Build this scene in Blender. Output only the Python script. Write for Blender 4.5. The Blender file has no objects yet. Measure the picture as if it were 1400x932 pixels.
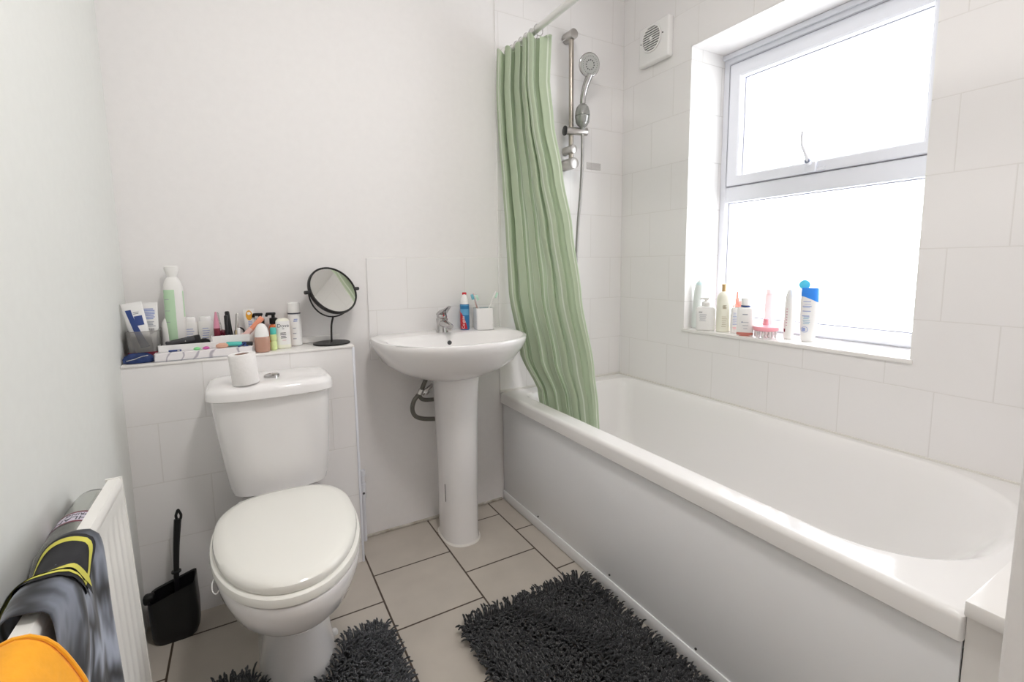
import bpy, bmesh, math, random
from mathutils import Vector, Matrix
random.seed(7)
PI = math.pi
C = bpy.context.scene.collection

# ------------------------------------------------------------------ materials
def mat(name, col, rough=.5, metal=0., trans=0., coat=0., ior=1.45, sub=0., alpha=1., sheen=0.):
    m = bpy.data.materials.new(name); m.use_nodes = True
    b = m.node_tree.nodes['Principled BSDF']
    b.inputs['Base Color'].default_value = (*col, 1)
    b.inputs['Roughness'].default_value = rough
    b.inputs['Metallic'].default_value = metal
    b.inputs['Transmission Weight'].default_value = trans
    b.inputs['Coat Weight'].default_value = coat
    b.inputs['Coat Roughness'].default_value = .08
    b.inputs['IOR'].default_value = ior
    b.inputs['Alpha'].default_value = alpha
    b.inputs['Sheen Weight'].default_value = sheen
    if sub:
        b.inputs['Subsurface Weight'].default_value = sub
        b.inputs['Subsurface Radius'].default_value = (.01, .01, .01)
    return m

def nodes(m):
    return m.node_tree.nodes, m.node_tree.links, m.node_tree.nodes['Principled BSDF']

def speckle(m, scale, amount, bump=0., detail=3, c2=None):
    """slight colour mottling and bump so that no surface is perfectly flat"""
    n, l, b = nodes(m)
    tc = n.new('ShaderNodeTexCoord'); no = n.new('ShaderNodeTexNoise')
    no.inputs['Scale'].default_value = scale; no.inputs['Detail'].default_value = detail
    l.new(tc.outputs['Object'], no.inputs['Vector'])
    col = b.inputs['Base Color'].default_value[:]
    if amount:
        r = n.new('ShaderNodeValToRGB')
        r.color_ramp.elements[0].position = .3; r.color_ramp.elements[1].position = .7
        d = c2 if c2 else tuple(c * (1 - amount) for c in col[:3])
        r.color_ramp.elements[0].color = (*d, 1); r.color_ramp.elements[1].color = col
        l.new(no.outputs['Fac'], r.inputs['Fac']); l.new(r.outputs['Color'], b.inputs['Base Color'])
    if bump:
        bp = n.new('ShaderNodeBump'); bp.inputs['Strength'].default_value = bump
        bp.inputs['Distance'].default_value = .002
        l.new(no.outputs['Fac'], bp.inputs['Height']); l.new(bp.outputs['Normal'], b.inputs['Normal'])
    return m

def tile_mat(name, axes, origin, bw, rh, c1, c2, mortar, rough, msize=.0016, off=.5, noise=0.):
    """brick texture laid in metres on the world axes named in axes"""
    m = mat(name, c1, rough)
    n, l, b = nodes(m)
    tc = n.new('ShaderNodeTexCoord'); se = n.new('ShaderNodeSeparateXYZ'); co = n.new('ShaderNodeCombineXYZ')
    l.new(tc.outputs['Object'], se.inputs[0])
    for k in range(2):
        ad = n.new('ShaderNodeMath'); ad.operation = 'SUBTRACT'
        ad.inputs[1].default_value = origin[k] - 20 * (bw, rh)[k]
        l.new(se.outputs[axes[k]], ad.inputs[0]); l.new(ad.outputs[0], co.inputs[k])
    br = n.new('ShaderNodeTexBrick'); br.offset = off; br.offset_frequency = 2; br.squash = 1
    br.inputs['Scale'].default_value = 1; br.inputs['Brick Width'].default_value = bw
    br.inputs['Row Height'].default_value = rh; br.inputs['Mortar Size'].default_value = msize
    br.inputs['Mortar Smooth'].default_value = .2
    br.inputs['Color1'].default_value = (*c1, 1); br.inputs['Color2'].default_value = (*c2, 1)
    br.inputs['Mortar'].default_value = (*mortar, 1)
    l.new(co.outputs[0], br.inputs['Vector'])
    out = br.outputs['Color']
    if noise:
        no = n.new('ShaderNodeTexNoise'); no.inputs['Scale'].default_value = 9; no.inputs['Detail'].default_value = 6
        l.new(tc.outputs['Object'], no.inputs['Vector'])
        mx = n.new('ShaderNodeMix'); mx.data_type = 'RGBA'; mx.blend_type = 'MULTIPLY'
        rp = n.new('ShaderNodeValToRGB'); rp.color_ramp.elements[0].position = .3; rp.color_ramp.elements[1].position = .75
        v = 1 - noise
        rp.color_ramp.elements[0].color = (v, v, v, 1)
        l.new(no.outputs['Fac'], rp.inputs[0]); mx.inputs['Factor'].default_value = 1
        l.new(out, mx.inputs['A']); l.new(rp.outputs[0], mx.inputs['B']); out = mx.outputs['Result']
    l.new(out, b.inputs['Base Color'])
    bp = n.new('ShaderNodeBump'); bp.invert = True; bp.inputs['Strength'].default_value = .5
    bp.inputs['Distance'].default_value = .0015
    l.new(br.outputs['Fac'], bp.inputs['Height'])
    n2 = n.new('ShaderNodeTexNoise'); n2.inputs['Scale'].default_value = 5
    l.new(tc.outputs['Object'], n2.inputs['Vector'])
    b2 = n.new('ShaderNodeBump'); b2.inputs['Strength'].default_value = .12; b2.inputs['Distance'].default_value = .01
    l.new(n2.outputs['Fac'], b2.inputs['Height']); l.new(bp.outputs['Normal'], b2.inputs['Normal'])
    l.new(b2.outputs['Normal'], b.inputs['Normal'])
    return m

W = 1.9816            # right wall plane
WT = (.80, .785, .77)
M = {}
M['paint'] = speckle(mat('wall_paint', (.80, .783, .778), .75), 40, .02, .15)
M['paint_left'] = speckle(mat('wall_paint_green_white', (.765, .775, .75), .75), 40, .02, .15)
M['ceil'] = mat('ceiling_paint', (.8, .785, .78), .9)
M['tile_back'] = tile_mat('back_wall_tiles', (0, 2), (1.909, .8982 + .2), .2455, .2, (.80, .783, .778), (.80, .783, .778), (.735, .715, .70), .12)
M['tile_splash'] = tile_mat('splashback_tiles', (0, 2), (.875, .8982 + .2), .2455, .2, (.80, .784, .78), (.795, .785, .775), (.735, .715, .70), .14)
M['tile_right'] = tile_mat('window_wall_tiles', (1, 2), (-.4372, .4982), .2417, .2, (.80, .784, .78), (.80, .783, .778), (.735, .715, .70), .1)
M['tile_reveal'] = tile_mat('window_reveal_tiles', (0, 2), (2.3, .4982), .25, .2, (.80, .79, .775), (.80, .79, .775), (.66, .65, .63), .1)
M['tile_box'] = tile_mat('boxing_tiles', (0, 2), (.072, .617), .24, .18, (.80, .785, .78), (.80, .783, .778), (.735, .715, .70), .15)
M['tile_floor'] = tile_mat('floor_tiles', (1, 0), (-.115, .6425), .2855, .2845, (.50, .455, .40), (.52, .475, .42), (.07, .05, .035), .38, .0032, .5, .12)
M['sill'] = mat('sill_tile', (.80, .78, .76), .12)
M['upvc'] = mat('window_upvc', (.76, .775, .83), .25)
M['gasket'] = mat('window_gasket', (.36, .36, .4), .6)
M['ceramic'] = mat('white_ceramic', (.80, .784, .78), .07, coat=.4)
M['seat'] = mat('toilet_seat_cream', (.80, .79, .745), .14)
M['acrylic'] = mat('bath_acrylic', (.80, .785, .775), .12, coat=.2)
M['panel'] = mat('bath_panel_plastic', (.81, .815, .83), .32)
M['caulk'] = speckle(mat('sealant', (.66, .63, .58), .7), 22, .5, .3, c2=(.30, .26, .21))
M['chrome'] = mat('chrome', (.50, .49, .485), .12, 1.)
M['satin'] = mat('brushed_chrome', (.50, .48, .46), .3, 1.)
M['steel_hose'] = mat('steel_hose', (.36, .35, .34), .35, .9)
M['greyhose'] = speckle(mat('braided_hose', (.20, .19, .17), .45, .5), 400, .4)
M['black'] = mat('black_plastic', (.008, .008, .009), .38)
M['blackmetal'] = mat('black_metal', (.012, .011, .011), .4)
M['darkgrey'] = mat('dark_grey', (.06, .06, .065), .5)
M['mirror'] = mat('mirror_glass', (.86, .86, .83), .02, 1.)
M['white'] = mat('white_plastic', (.82, .81, .80), .25)
M['whitesoft'] = mat('white_matt_plastic', (.80, .79, .77), .45)
M['cream'] = mat('cream_plastic', (.80, .79, .68), .3)
M['paper'] = speckle(mat('toilet_paper', (.82, .80, .79), .95), 120, .03, .4)
M['card'] = mat('cardboard_core', (.36, .24, .19), .9)
M['rad'] = mat('radiator_enamel', (.80, .785, .755), .3)
M['navy'] = mat('navy_print', (.03, .06, .22), .35)
M['navyfoil'] = speckle(mat('navy_foil', (.03, .06, .20), .2, .2), 60, .5, .8)
M['blueprint'] = mat('blue_print', (.30, .36, .62), .5)
M['greyprint'] = mat('grey_print', (.35, .37, .42), .6)
M['darkprint'] = mat('dark_print', (.10, .10, .12), .6)
M['mint'] = mat('mint_label', (.50, .70, .48), .4)
M['maroon'] = mat('maroon_plastic', (.16, .012, .03), .3)
M['rose'] = mat('rose_pink', (.60, .25, .34), .35)
M['pink'] = mat('pink_plastic', (.86, .36, .42), .35)
M['pinkclear'] = mat('pale_pink_plastic', (.90, .66, .66), .3, trans=.3)
M['coral'] = mat('coral_liquid', (.85, .30, .24), .25, trans=.3)
M['orange_liq'] = mat('orange_soap', (.75, .16, .03), .15, coat=.5)
M['orangedot'] = mat('amber_print', (.75, .36, .03), .4)
M['peach'] = mat('peach_plastic', (.82, .32, .20), .35)
M['peachpale'] = mat('pale_peach', (.75, .50, .46), .4)
M['foundation'] = mat('foundation_liquid', (.48, .27, .20), .1, coat=.6)
M['teal'] = mat('teal_plastic', (.08, .48, .42), .35)
M['lime'] = mat('lime_liquid', (.66, .78, .36), .15, coat=.4)
M['gold'] = mat('pale_gold', (.45, .38, .24), .3, .7)
M['capgold'] = mat('gold_cap', (.62, .42, .20), .3, .5)
M['silver'] = mat('silver_wrap', (.6, .6, .62), .25, .8)
M['magenta'] = mat('magenta', (.55, .10, .35), .4)
M['green'] = mat('green', (.22, .62, .26), .4)
M['cyan'] = mat('cyan_cap', (.10, .62, .86), .3)
M['blue'] = mat('blue_cap', (.03, .24, .80), .3)
M['bottleblue'] = mat('bottle_cap_blue', (.01, .07, .24), .4)
M['red'] = mat('red_print', (.50, .01, .02), .3)
M['pasteblue'] = mat('toothpaste_blue', (.02, .17, .38), .28)
M['pastelight'] = mat('toothpaste_light_blue', (.12, .36, .58), .3)
M['brushblue'] = mat('brush_blue', (.20, .50, .62), .3)
M['brushgreen'] = mat('brush_green', (.55, .78, .66), .4)
M['gray'] = mat('tumbler_inside', (.42, .50, .52), .5)
M['skin'] = mat('powder_tan', (.62, .36, .26), .6)
M['clear'] = mat('clear_plastic', (.93, .93, .92), .05, trans=1., ior=1.12)
M['hazy'] = mat('hazy_plastic', (.86, .84, .82), .22, trans=.8, ior=1.2)
M['pet'] = mat('bottle_plastic', (.88, .89, .86), .04, trans=.93, ior=1.22)
M['lav'] = mat('lavender_label', (.66, .62, .72), .5)
M['orangecloth'] = speckle(mat('orange_cloth', (.93, .40, .012), .8, sheen=.3), 90, .08, .3)
M['tealcloth'] = speckle(mat('teal_knit', (.07, .11, .11), .9), 180, .5, .8)
M['yellowprint'] = mat('yellow_print', (.62, .58, .10), .7)
M['blackprint'] = mat('black_print', (.018, .018, .022), .7)

def marble():
    m = mat('marble_print', (.82, .79, .80), .2); n, l, b = nodes(m)
    tc = n.new('ShaderNodeTexCoord'); wv = n.new('ShaderNodeTexWave'); wv.inputs['Scale'].default_value = 6
    wv.inputs['Distortion'].default_value = 14; wv.inputs['Detail'].default_value = 3
    l.new(tc.outputs['Object'], wv.inputs['Vector']); r = n.new('ShaderNodeValToRGB')
    r.color_ramp.elements[0].position = 0; r.color_ramp.elements[0].color = (.45, .42, .48, 1)
    r.color_ramp.elements[1].position = .08; r.color_ramp.elements[1].color = (.82, .79, .80, 1)
    l.new(wv.outputs['Fac'], r.inputs[0]); l.new(r.outputs[0], b.inputs['Base Color']); return m
M['marble'] = marble()

def curtain_mat():
    m = mat('curtain_fabric', (.50, .585, .43), .75); n, l, b = nodes(m)
    uv = n.new('ShaderNodeUVMap'); se = n.new('ShaderNodeSeparateXYZ'); l.new(uv.outputs[0], se.inputs[0])
    mu = n.new('ShaderNodeMath'); mu.operation = 'MULTIPLY'; mu.inputs[1].default_value = 21; l.new(se.outputs[0], mu.inputs[0])
    fr = n.new('ShaderNodeMath'); fr.operation = 'FRACT'; l.new(mu.outputs[0], fr.inputs[0])
    r = n.new('ShaderNodeValToRGB'); e = r.color_ramp.elements
    e[0].position = 0; e[0].color = (.50, .585, .43, 1); e[1].position = .46; e[1].color = (.50, .585, .43, 1)
    for p, c in ((.475, (.72, .78, .67, 1)), (.57, (.72, .78, .67, 1)), (.59, (.50, .585, .43, 1))):
        k = e.new(p); k.color = c
    l.new(fr.outputs[0], r.inputs[0]); l.new(r.outputs[0], b.inputs['Base Color'])
    tr = n.new('ShaderNodeBsdfTranslucent'); l.new(r.outputs[0], tr.inputs[0])
    mx = n.new('ShaderNodeMixShader'); mx.inputs[0].default_value = .25
    l.new(b.outputs[0], mx.inputs[1]); l.new(tr.outputs[0], mx.inputs[2])
    l.new(mx.outputs[0], n['Material Output'].inputs[0]); return m
M['curtain'] = curtain_mat()

def shag_mat(name, a, b_):
    m = mat(name, a, .9, sheen=.25); n, l, b = nodes(m)
    tc = n.new('ShaderNodeTexCoord'); no = n.new('ShaderNodeTexNoise'); no.inputs['Scale'].default_value = 45
    l.new(tc.outputs['Object'], no.inputs[0]); r = n.new('ShaderNodeValToRGB')
    r.color_ramp.elements[0].position = .35; r.color_ramp.elements[0].color = (*a, 1)
    r.color_ramp.elements[1].position = .65; r.color_ramp.elements[1].color = (*b_, 1)
    l.new(no.outputs['Fac'], r.inputs[0]); l.new(r.outputs[0], b.inputs['Base Color']); return m
M['shag'] = shag_mat('charcoal_shag', (.015, .016, .018), (.030, .031, .034))
M['shag_grey'] = shag_mat('grey_shag', (.035, .038, .042), (.072, .075, .082))

def muscle_print():
    m = mat('grey_top_print', (.2, .22, .27), .8, sheen=.2); n, l, b = nodes(m)
    uv = n.new('ShaderNodeUVMap'); no = n.new('ShaderNodeTexNoise'); no.inputs['Scale'].default_value = 7; no.inputs['Detail'].default_value = 2
    l.new(uv.outputs[0], no.inputs[0])
    mx = n.new('ShaderNodeMix'); mx.data_type = 'VECTOR'; mx.inputs['Factor'].default_value = .2
    l.new(uv.outputs[0], mx.inputs['A']); l.new(no.outputs['Color'], mx.inputs['B'])
    br = n.new('ShaderNodeTexBrick'); br.inputs['Scale'].default_value = 1; br.offset = .35
    br.inputs['Brick Width'].default_value = .40; br.inputs['Row Height'].default_value = .145
    br.inputs['Mortar Size'].default_value = .075; br.inputs['Mortar Smooth'].default_value = 1
    br.inputs['Color1'].default_value = (.38, .42, .52, 1); br.inputs['Color2'].default_value = (.20, .22, .27, 1)
    br.inputs['Mortar'].default_value = (.018, .02, .025, 1)
    l.new(mx.outputs['Result'], br.inputs['Vector']); l.new(br.outputs['Color'], b.inputs['Base Color']); return m
M['greytop'] = muscle_print()

def thin_glass():
    m = bpy.data.materials.new('window_glass'); m.use_nodes = True; n = m.node_tree.nodes; l = m.node_tree.links
    n.remove(n['Principled BSDF'])
    t = n.new('ShaderNodeBsdfTransparent'); t.inputs[0].default_value = (.97, .98, .98, 1)
    g = n.new('ShaderNodeBsdfGlossy'); g.inputs['Roughness'].default_value = .02
    mx = n.new('ShaderNodeMixShader'); mx.inputs[0].default_value = .05
    l.new(t.outputs[0], mx.inputs[1]); l.new(g.outputs[0], mx.inputs[2]); l.new(mx.outputs[0], n['Material Output'].inputs[0])
    return m
M['glass'] = thin_glass()
def tape():
    m = bpy.data.materials.new('clear_tape'); m.use_nodes = True; n = m.node_tree.nodes; l = m.node_tree.links
    b = n['Principled BSDF']; b.inputs['Base Color'].default_value = (.50, .47, .45, 1); b.inputs['Alpha'].default_value = .16
    b.inputs['Roughness'].default_value = .2
    return m
M['tape'] = tape()

# ------------------------------------------------------------------ object helpers
ABS = {}                                   # object name -> absolute origin of its frame
def absloc(o):
    return ABS.get(o.name, Vector((0, 0, 0)))

def obj(name, bm, m, parent=None, smooth=True, local=False, label=None, angle=35):
    """bm is in world coordinates unless local=True (then in the parent's frame)"""
    me = bpy.data.meshes.new(name)
    if parent is not None and not local:
        bmesh.ops.translate(bm, verts=bm.verts, vec=-absloc(parent))
    bmesh.ops.recalc_face_normals(bm, faces=bm.faces)
    if smooth:
        for f in bm.faces: f.smooth = True
        ca = math.cos(math.radians(angle))
        for e in bm.edges:
            if len(e.link_faces) == 2 and e.link_faces[0].normal.dot(e.link_faces[1].normal) < ca: e.smooth = False
    bm.to_mesh(me); bm.free()
    for x in (m if isinstance(m, (list, tuple)) else [m]): me.materials.append(x)
    o = bpy.data.objects.new(name, me); C.objects.link(o)
    if parent is not None:
        o.parent = parent; ABS[o.name] = absloc(parent)
    else:
        ABS[o.name] = Vector((0, 0, 0))
    if label: o['label'] = label
    return o

def thing(name, label, cat, loc=(0, 0, 0), rot=(0, 0, 0), group=None):
    o = bpy.data.objects.new(name, None); C.objects.link(o); o.empty_display_size = .05
    o.location = loc; o.rotation_euler = rot; o['label'] = label; o['category'] = cat
    if group: o['group'] = group
    ABS[o.name] = Vector(loc)
    return o

def struct(o, label=None):
    o['kind'] = 'structure'
    if label: o['label'] = label
    return o

def box(x0, x1, y0, y1, z0, z1, bev=0., seg=2, bm=None):
    b = bmesh.new()
    r = bmesh.ops.create_cube(b, size=1)
    for v in r['verts']:
        v.co = Vector(((x0 + x1) / 2 + v.co.x * (x1 - x0), (y0 + y1) / 2 + v.co.y * (y1 - y0), (z0 + z1) / 2 + v.co.z * (z1 - z0)))
    if bev: bmesh.ops.bevel(b, geom=list(b.edges), offset=bev, segments=seg, profile=.5, affect='EDGES')
    if bm is None: return b
    return merge(bm, b)

def merge(a, b, mi=None):
    me = bpy.data.meshes.new('t'); b.to_mesh(me); b.free()
    if mi is not None:
        for p in me.polygons: p.material_index = mi
    a.from_mesh(me); bpy.data.meshes.remove(me); return a

def loft(rings, cap0=True, cap1=True):
    b = bmesh.new(); R = [[b.verts.new(p) for p in r] for r in rings]
    n = len(R[0])
    for i in range(len(R) - 1):
        for j in range(n):
            b.faces.new((R[i][j], R[i][(j + 1) % n], R[i + 1][(j + 1) % n], R[i + 1][j]))
    if cap0: b.faces.new(list(reversed(R[0])))
    if cap1: b.faces.new(R[-1])
    return b

def ring(cx, cy, z, hx, hyf, hyb=None, n=2., nb=None, N=56):
    """closed outline: hyf is its reach towards -y, hyb towards +y"""
    if hyb is None: hyb = hyf
    if nb is None: nb = n
    out = []
    for k in range(N):
        a = 2 * PI * k / N; c, s = math.cos(a), math.sin(a)
        e = nb if s > 0 else n; h = hyb if s > 0 else hyf
        out.append((cx + hx * math.copysign(abs(c) ** (2 / e), c), cy + h * math.copysign(abs(s) ** (2 / e), s), z))
    return out

def rrect(x0, x1, y0, y1, z, r, k=10):
    """rounded rectangle; r = radii at (x1,y1),(x0,y1),(x0,y0),(x1,y0)"""
    out = []
    for (cx, cy, sx, sy, rad, a0) in ((x1, y1, -1, -1, r[0], 0), (x0, y1, 1, -1, r[1], PI / 2), (x0, y0, 1, 1, r[2], PI), (x1, y0, -1, 1, r[3], 1.5 * PI)):
        for i in range(k + 1):
            a = a0 + PI / 2 * i / k
            out.append((cx + sx * rad + rad * math.cos(a), cy + sy * rad + rad * math.sin(a), z))
    return out

def lathe(prof, N=32, cx=0, cy=0, cap0=True, cap1=True):
    return loft([[(cx + r * math.cos(2 * PI * k / N), cy + r * math.sin(2 * PI * k / N), z) for k in range(N)] for r, z in prof], cap0, cap1)

def smooth_path(P, k=8):
    P = [Vector(p) for p in P]; Q = [2 * P[0] - P[1]] + P + [2 * P[-1] - P[-2]]; out = []
    for i in range(1, len(Q) - 2):
        for j in range(k):
            t = j / k; a, b, c, d = Q[i - 1:i + 3]
            out.append(.5 * ((2 * b) + (c - a) * t + (2 * a - 5 * b + 4 * c - d) * t * t + (3 * b - a - 3 * c + d) * t ** 3))
    out.append(P[-1]); return out

def tube(P, r, N=12, k=8, cap=True, sm=True):
    P = smooth_path(P, k) if sm else [Vector(p) for p in P]
    rr = r if callable(r) else (lambda t: r)
    rings = []; up = None
    for i, p in enumerate(P):
        d = (P[min(i + 1, len(P) - 1)] - P[max(i - 1, 0)]).normalized()
        if up is None:
            up = Vector((0, 0, 1)) if abs(d.z) < .9 else Vector((0, 1, 0))
        s = d.cross(up).normalized(); up = s.cross(d).normalized()
        q = rr(i / (len(P) - 1))
        rings.append([tuple(p + (s * math.cos(2 * PI * j / N) + up * math.sin(2 * PI * j / N)) * q) for j in range(N)])
    return loft(rings, cap, cap)

def cyl(a, b, r, N=24, bev=0.):
    a, b = Vector(a), Vector(b); L = (b - a).length
    pr = [(r, 0), (r, L)] if not bev else [(r - bev, 0), (r - bev * .3, bev * .3), (r, bev), (r, L - bev), (r - bev * .3, L - bev * .3), (r - bev, L)]
    bm = lathe(pr, N)
    q = (b - a).to_track_quat('Z', 'Y')
    bmesh.ops.transform(bm, matrix=Matrix.Translation(a) @ q.to_matrix().to_4x4(), verts=bm.verts)
    return bm

def grid(f, nu, nv, uv=True, thick=0.):
    """surface f(u,v) -> point"""
    b = bmesh.new(); lay = b.loops.layers.uv.new('UVMap') if uv else None
    V = [[b.verts.new(f(i / nu, j / nv)) for j in range(nv + 1)] for i in range(nu + 1)]
    for i in range(nu):
        for j in range(nv):
            F = b.faces.new((V[i][j], V[i + 1][j], V[i + 1][j + 1], V[i][j + 1]))
            if uv:
                for lp, (a, c) in zip(F.loops, ((i, j), (i + 1, j), (i + 1, j + 1), (i, j + 1))): lp[lay].uv = (a / nu, c / nv)
    if thick:
        bmesh.ops.recalc_face_normals(b, faces=b.faces)
        bmesh.ops.solidify(b, geom=list(b.faces), thickness=thick)
    return b

def text_bm(s, size, ext=.0003, shear=0.):
    """upright lettering in the local x-z plane, reading from -y, centred on the origin"""
    cu = bpy.data.curves.new('t', 'FONT'); cu.body = s; cu.size = size; cu.extrude = ext; cu.align_x = 'CENTER'; cu.align_y = 'CENTER'
    cu.resolution_u = 3; cu.shear = shear
    o = bpy.data.objects.new('t', cu); C.objects.link(o); dg = bpy.context.evaluated_depsgraph_get()
    me = bpy.data.meshes.new_from_object(o.evaluated_get(dg)); bpy.data.objects.remove(o); bpy.data.curves.remove(cu)
    b = bmesh.new(); b.from_mesh(me); bpy.data.meshes.remove(me)
    for v in b.verts: v.co = Vector((v.co.x, -v.co.z, v.co.y))
    return b

# ---- bottles: built in a local frame, front towards -y, base at z = 0
def sec_at(S, z):
    for (z0, a0, b0), (z1, a1, b1) in zip(S, S[1:]):
        if z <= z1:
            t = 0 if z1 == z0 else max(0, (z - z0) / (z1 - z0)); return a0 + (a1 - a0) * t, b0 + (b1 - b0) * t
    return S[-1][1:]

def body(S, n=2., N=40, cap=True):
    return loft([ring(0, 0, z, a, b, n=n, N=N) for z, a, b in S], True, cap)

def front_y(S, n, x, z, off):
    a, b = sec_at(S, z); t = min(.999, abs(x) / a)
    return -b * (1 - t ** n) ** (1 / n) - off

def decal(S, n, x0, x1, z0, z1, off=.0004, fx=None):
    def f(u, v):
        z = z0 + (z1 - z0) * v
        a, b = (x0, x1) if fx is None else fx(v)
        x = a + (b - a) * u; hx, _ = sec_at(S, z); x = max(-hx * .995, min(hx * .995, x))
        return (x, front_y(S, n, x, z, off), z)
    return grid(f, 14, 8)

def text_on(S, n, s, size, x, z, off=.0007, rot=0.):
    b = text_bm(s, size, .0002)
    for v in b.verts:
        px, pz, d = v.co.x, v.co.z, v.co.y
        if rot: px, pz = px * math.cos(rot) - pz * math.sin(rot), px * math.sin(rot) + pz * math.cos(rot)
        px += x; pz += z; v.co = Vector((px, front_y(S, n, px, pz, off) + d, pz))
    return b

def lines_on(S, n, x0, x1, z, dz, count, h=.0016, off=.0006, ragged=True, rng=random):
    b = bmesh.new()
    for k in range(count):
        e = x1 - (rng.random() * .25 * (x1 - x0) if ragged else 0); s0 = x0 + (rng.random() * .15 * (x1 - x0) if ragged else 0)
        merge(b, decal(S, n, s0, e, z - k * dz, z - k * dz + h, off))
    return b

def translate(b, v):
    bmesh.ops.translate(b, verts=b.verts, vec=Vector(v)); return b

# ================================================================== THE ROOM
YB, YF = 0., -2.35
ZC = 2.4
struct(obj('floor', box(-.1, W + .1, YF, YB + .1, -.1, 0), M['tile_floor'], smooth=False))
struct(obj('ceiling', box(-.1, W + .4, YF - .1, YB + .1, ZC, ZC + .1), M['ceil'], smooth=False))
wb = struct(obj('wall_back', box(-.1, W + .4, 0, .1, 0, ZC), M['paint'], smooth=False))
obj('shower_tiles', box(1.2814, W, -.006, 0, .49, ZC, .002), M['tile_back'], wb, smooth=False, label='full-height glossy white tiles behind the shower')
obj('splashback', box(.7221, 1.2814, -.0055, 0, .7082, 1.0982, .002), M['tile_splash'], wb, smooth=False, label='low patch of white tiles behind the basin')
struct(obj('wall_left', box(-.1, 0, YF, 0, 0, ZC), M['paint_left'], smooth=False))
struct(obj('wall_front', box(-.1, W + .4, YF - .1, YF, 0, ZC), M['paint'], smooth=False))

# right wall with the window opening
y1, y2, zs, zt, RV = -.4032, -1.2253, .7805, 1.9519, .21
bm = bmesh.new()
for (a, b_, c, d) in ((YF, y2, 0, ZC), (y1, 0, 0, ZC), (y2, y1, 0, zs), (y2, y1, zt, ZC)):
    box(W, W + .3, a, b_, c, d, bm=bm)
wr = struct(obj('wall_right', bm, M['tile_right'], smooth=False))
# reveal linings (tile to the sides, sill and head)
bm = box(W + .001, W + RV, y1 - .004, y1, zs, zt)
box(W + .001, W + RV, y2, y2 + .004, zs, zt, bm=bm)
obj('reveal_tiles', bm, M['tile_reveal'], wr, smooth=False)
obj('reveal_head', box(W + .001, W + RV, y2, y1, zt - .004, zt), M['paint'], wr, smooth=False)
struct(obj('trim_1', box(W - .006, W + RV, y2 - .004, y1 + .004, zs - .012, zs + .001, .002), M['sill']), 'shiny white tiled window sill')

# tiled boxing behind the toilet, its top is the shelf
ZB, XB, DB = .7965, .6323, .1527
wx = struct(obj('wall_boxing', box(0, XB, -DB, 0, 0, ZB - .008), M['tile_box'], smooth=False), 'low tiled boxing behind the toilet')
obj('shelf_top', box(0, XB + .003, -DB - .004, 0, ZB - .008, ZB, .002), M['sill'], wx)
obj('upstand', box(.38, XB - .02, -.012, 0, ZB, ZB + .022, .002), M['sill'], wx)
obj('corner_trim', box(XB - .004, XB + .004, -DB - .004, -DB + .002, 0, ZB - .006, .001), M['upvc'], wx)

# end wall beyond the bath and the boxed ledge
struct(obj('wall_end', box(1.155, W + .1, -1.78, -1.65, 0, ZC, .004), M['paint'], smooth=False), 'end wall beside the foot of the bath')
t2 = struct(obj('trim_2', box(1.2935, W, -1.65, -1.5785, 0, .505), M['sill'], smooth=False), 'boxed ledge at the foot of the bath')
obj('ledge_top', box(1.276, W, -1.65, -1.5785, .505, .532, .003), M['sill'], t2)
# sealant and grime where wall meets floor
struct(obj('baseboard_back', box(XB, 1.285, -.010, 0, 0, .010, .003), M['caulk']), 'grubby sealant line along the back wall')
bm = box(1.2814, W, -.010, -.004, .500, .512, .002); box(W - .006, W, -1.58, -.004, .502, .508, .001, bm=bm)
struct(obj('trim_3', bm, mat('bath_sealant', (.70, .68, .64), .4)), 'sealant line where bath meets tiles')

# ------------------------------------------------------------------ window
XW = W + RV
win = struct(thing('window_1', 'white plastic window with opening top sash', 'window', (XW, (y1 + y2) / 2, zs)))
del win['category']
def bar_y(x0, x1, ya, yb, z0, z1, bev=.004): return box(x0, x1, ya, yb, z0, z1, bev)
def frame(x0, x1, ya, yb, z0, z1, wl, wr_, wt, wb_, ch=.004):
    # one mitred frame: nested rectangles joined face by face; ya > yb
    def rc(x, d): return [(x, ya - wl * d, z0 + wb_ * d), (x, yb + wr_ * d, z0 + wb_ * d), (x, yb + wr_ * d, z1 - wt * d), (x, ya - wl * d, z1 - wt * d)]
    e = .12
    return loft([rc(x1, 0), rc(x0 + ch, 0), rc(x0, e), rc(x0, 1 - e), rc(x0 + ch, 1), rc(x1, 1), rc(x1, 0)], False, False)
FD = .06
fr = frame(XW, XW + FD, y1 - .0005, y2 + .0005, zs + .001, zt - .005, .032, .032, .045, .046)
obj('window_frame', fr, M['upvc'], win, angle=20)
tm = box(XW, XW + FD - .004, y2 + .033, y1 - .033, 1.325, 1.392, .004)
obj('transom', tm, M['upvc'], win, angle=20)
obj('head_bead', box(XW - .012, XW - .0005, y2 + .001, y1 - .001, zt - .026, zt - .005, .003), M['upvc'], win, angle=20)
sy1, sy2, sz0, sz1 = y1 - .036, y2 + .036, 1.394, zt - .054
sash = obj('window_sash', frame(XW - .008, XW + .04, sy1, sy2, sz0, sz1, .055, .055, .058, .042), M['upvc'], win, angle=20)
def fr2(ya, yb, z0, z1, w, x0, x1):
    return frame(x0, x1, ya, yb, z0, z1, w, w, w, w, .0005)
obj('gasket', fr2(sy1 + .0018, sy2 - .0018, sz0 - .0012, sz1 + .0018, .0016, XW - .006, XW + .02), M['gasket'], win, smooth=False)
obj('gasket', fr2(sy1 - .0552, sy2 + .0552, sz0 + .0422, sz1 - .0582, .0035, XW + .022, XW + .0295), M['gasket'], win, smooth=False)
obj('gasket', fr2(y1 - .0327, y2 + .0327, zs + .0472, 1.3248, .0035, XW + .022, XW + .0295), M['gasket'], win, smooth=False)
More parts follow.
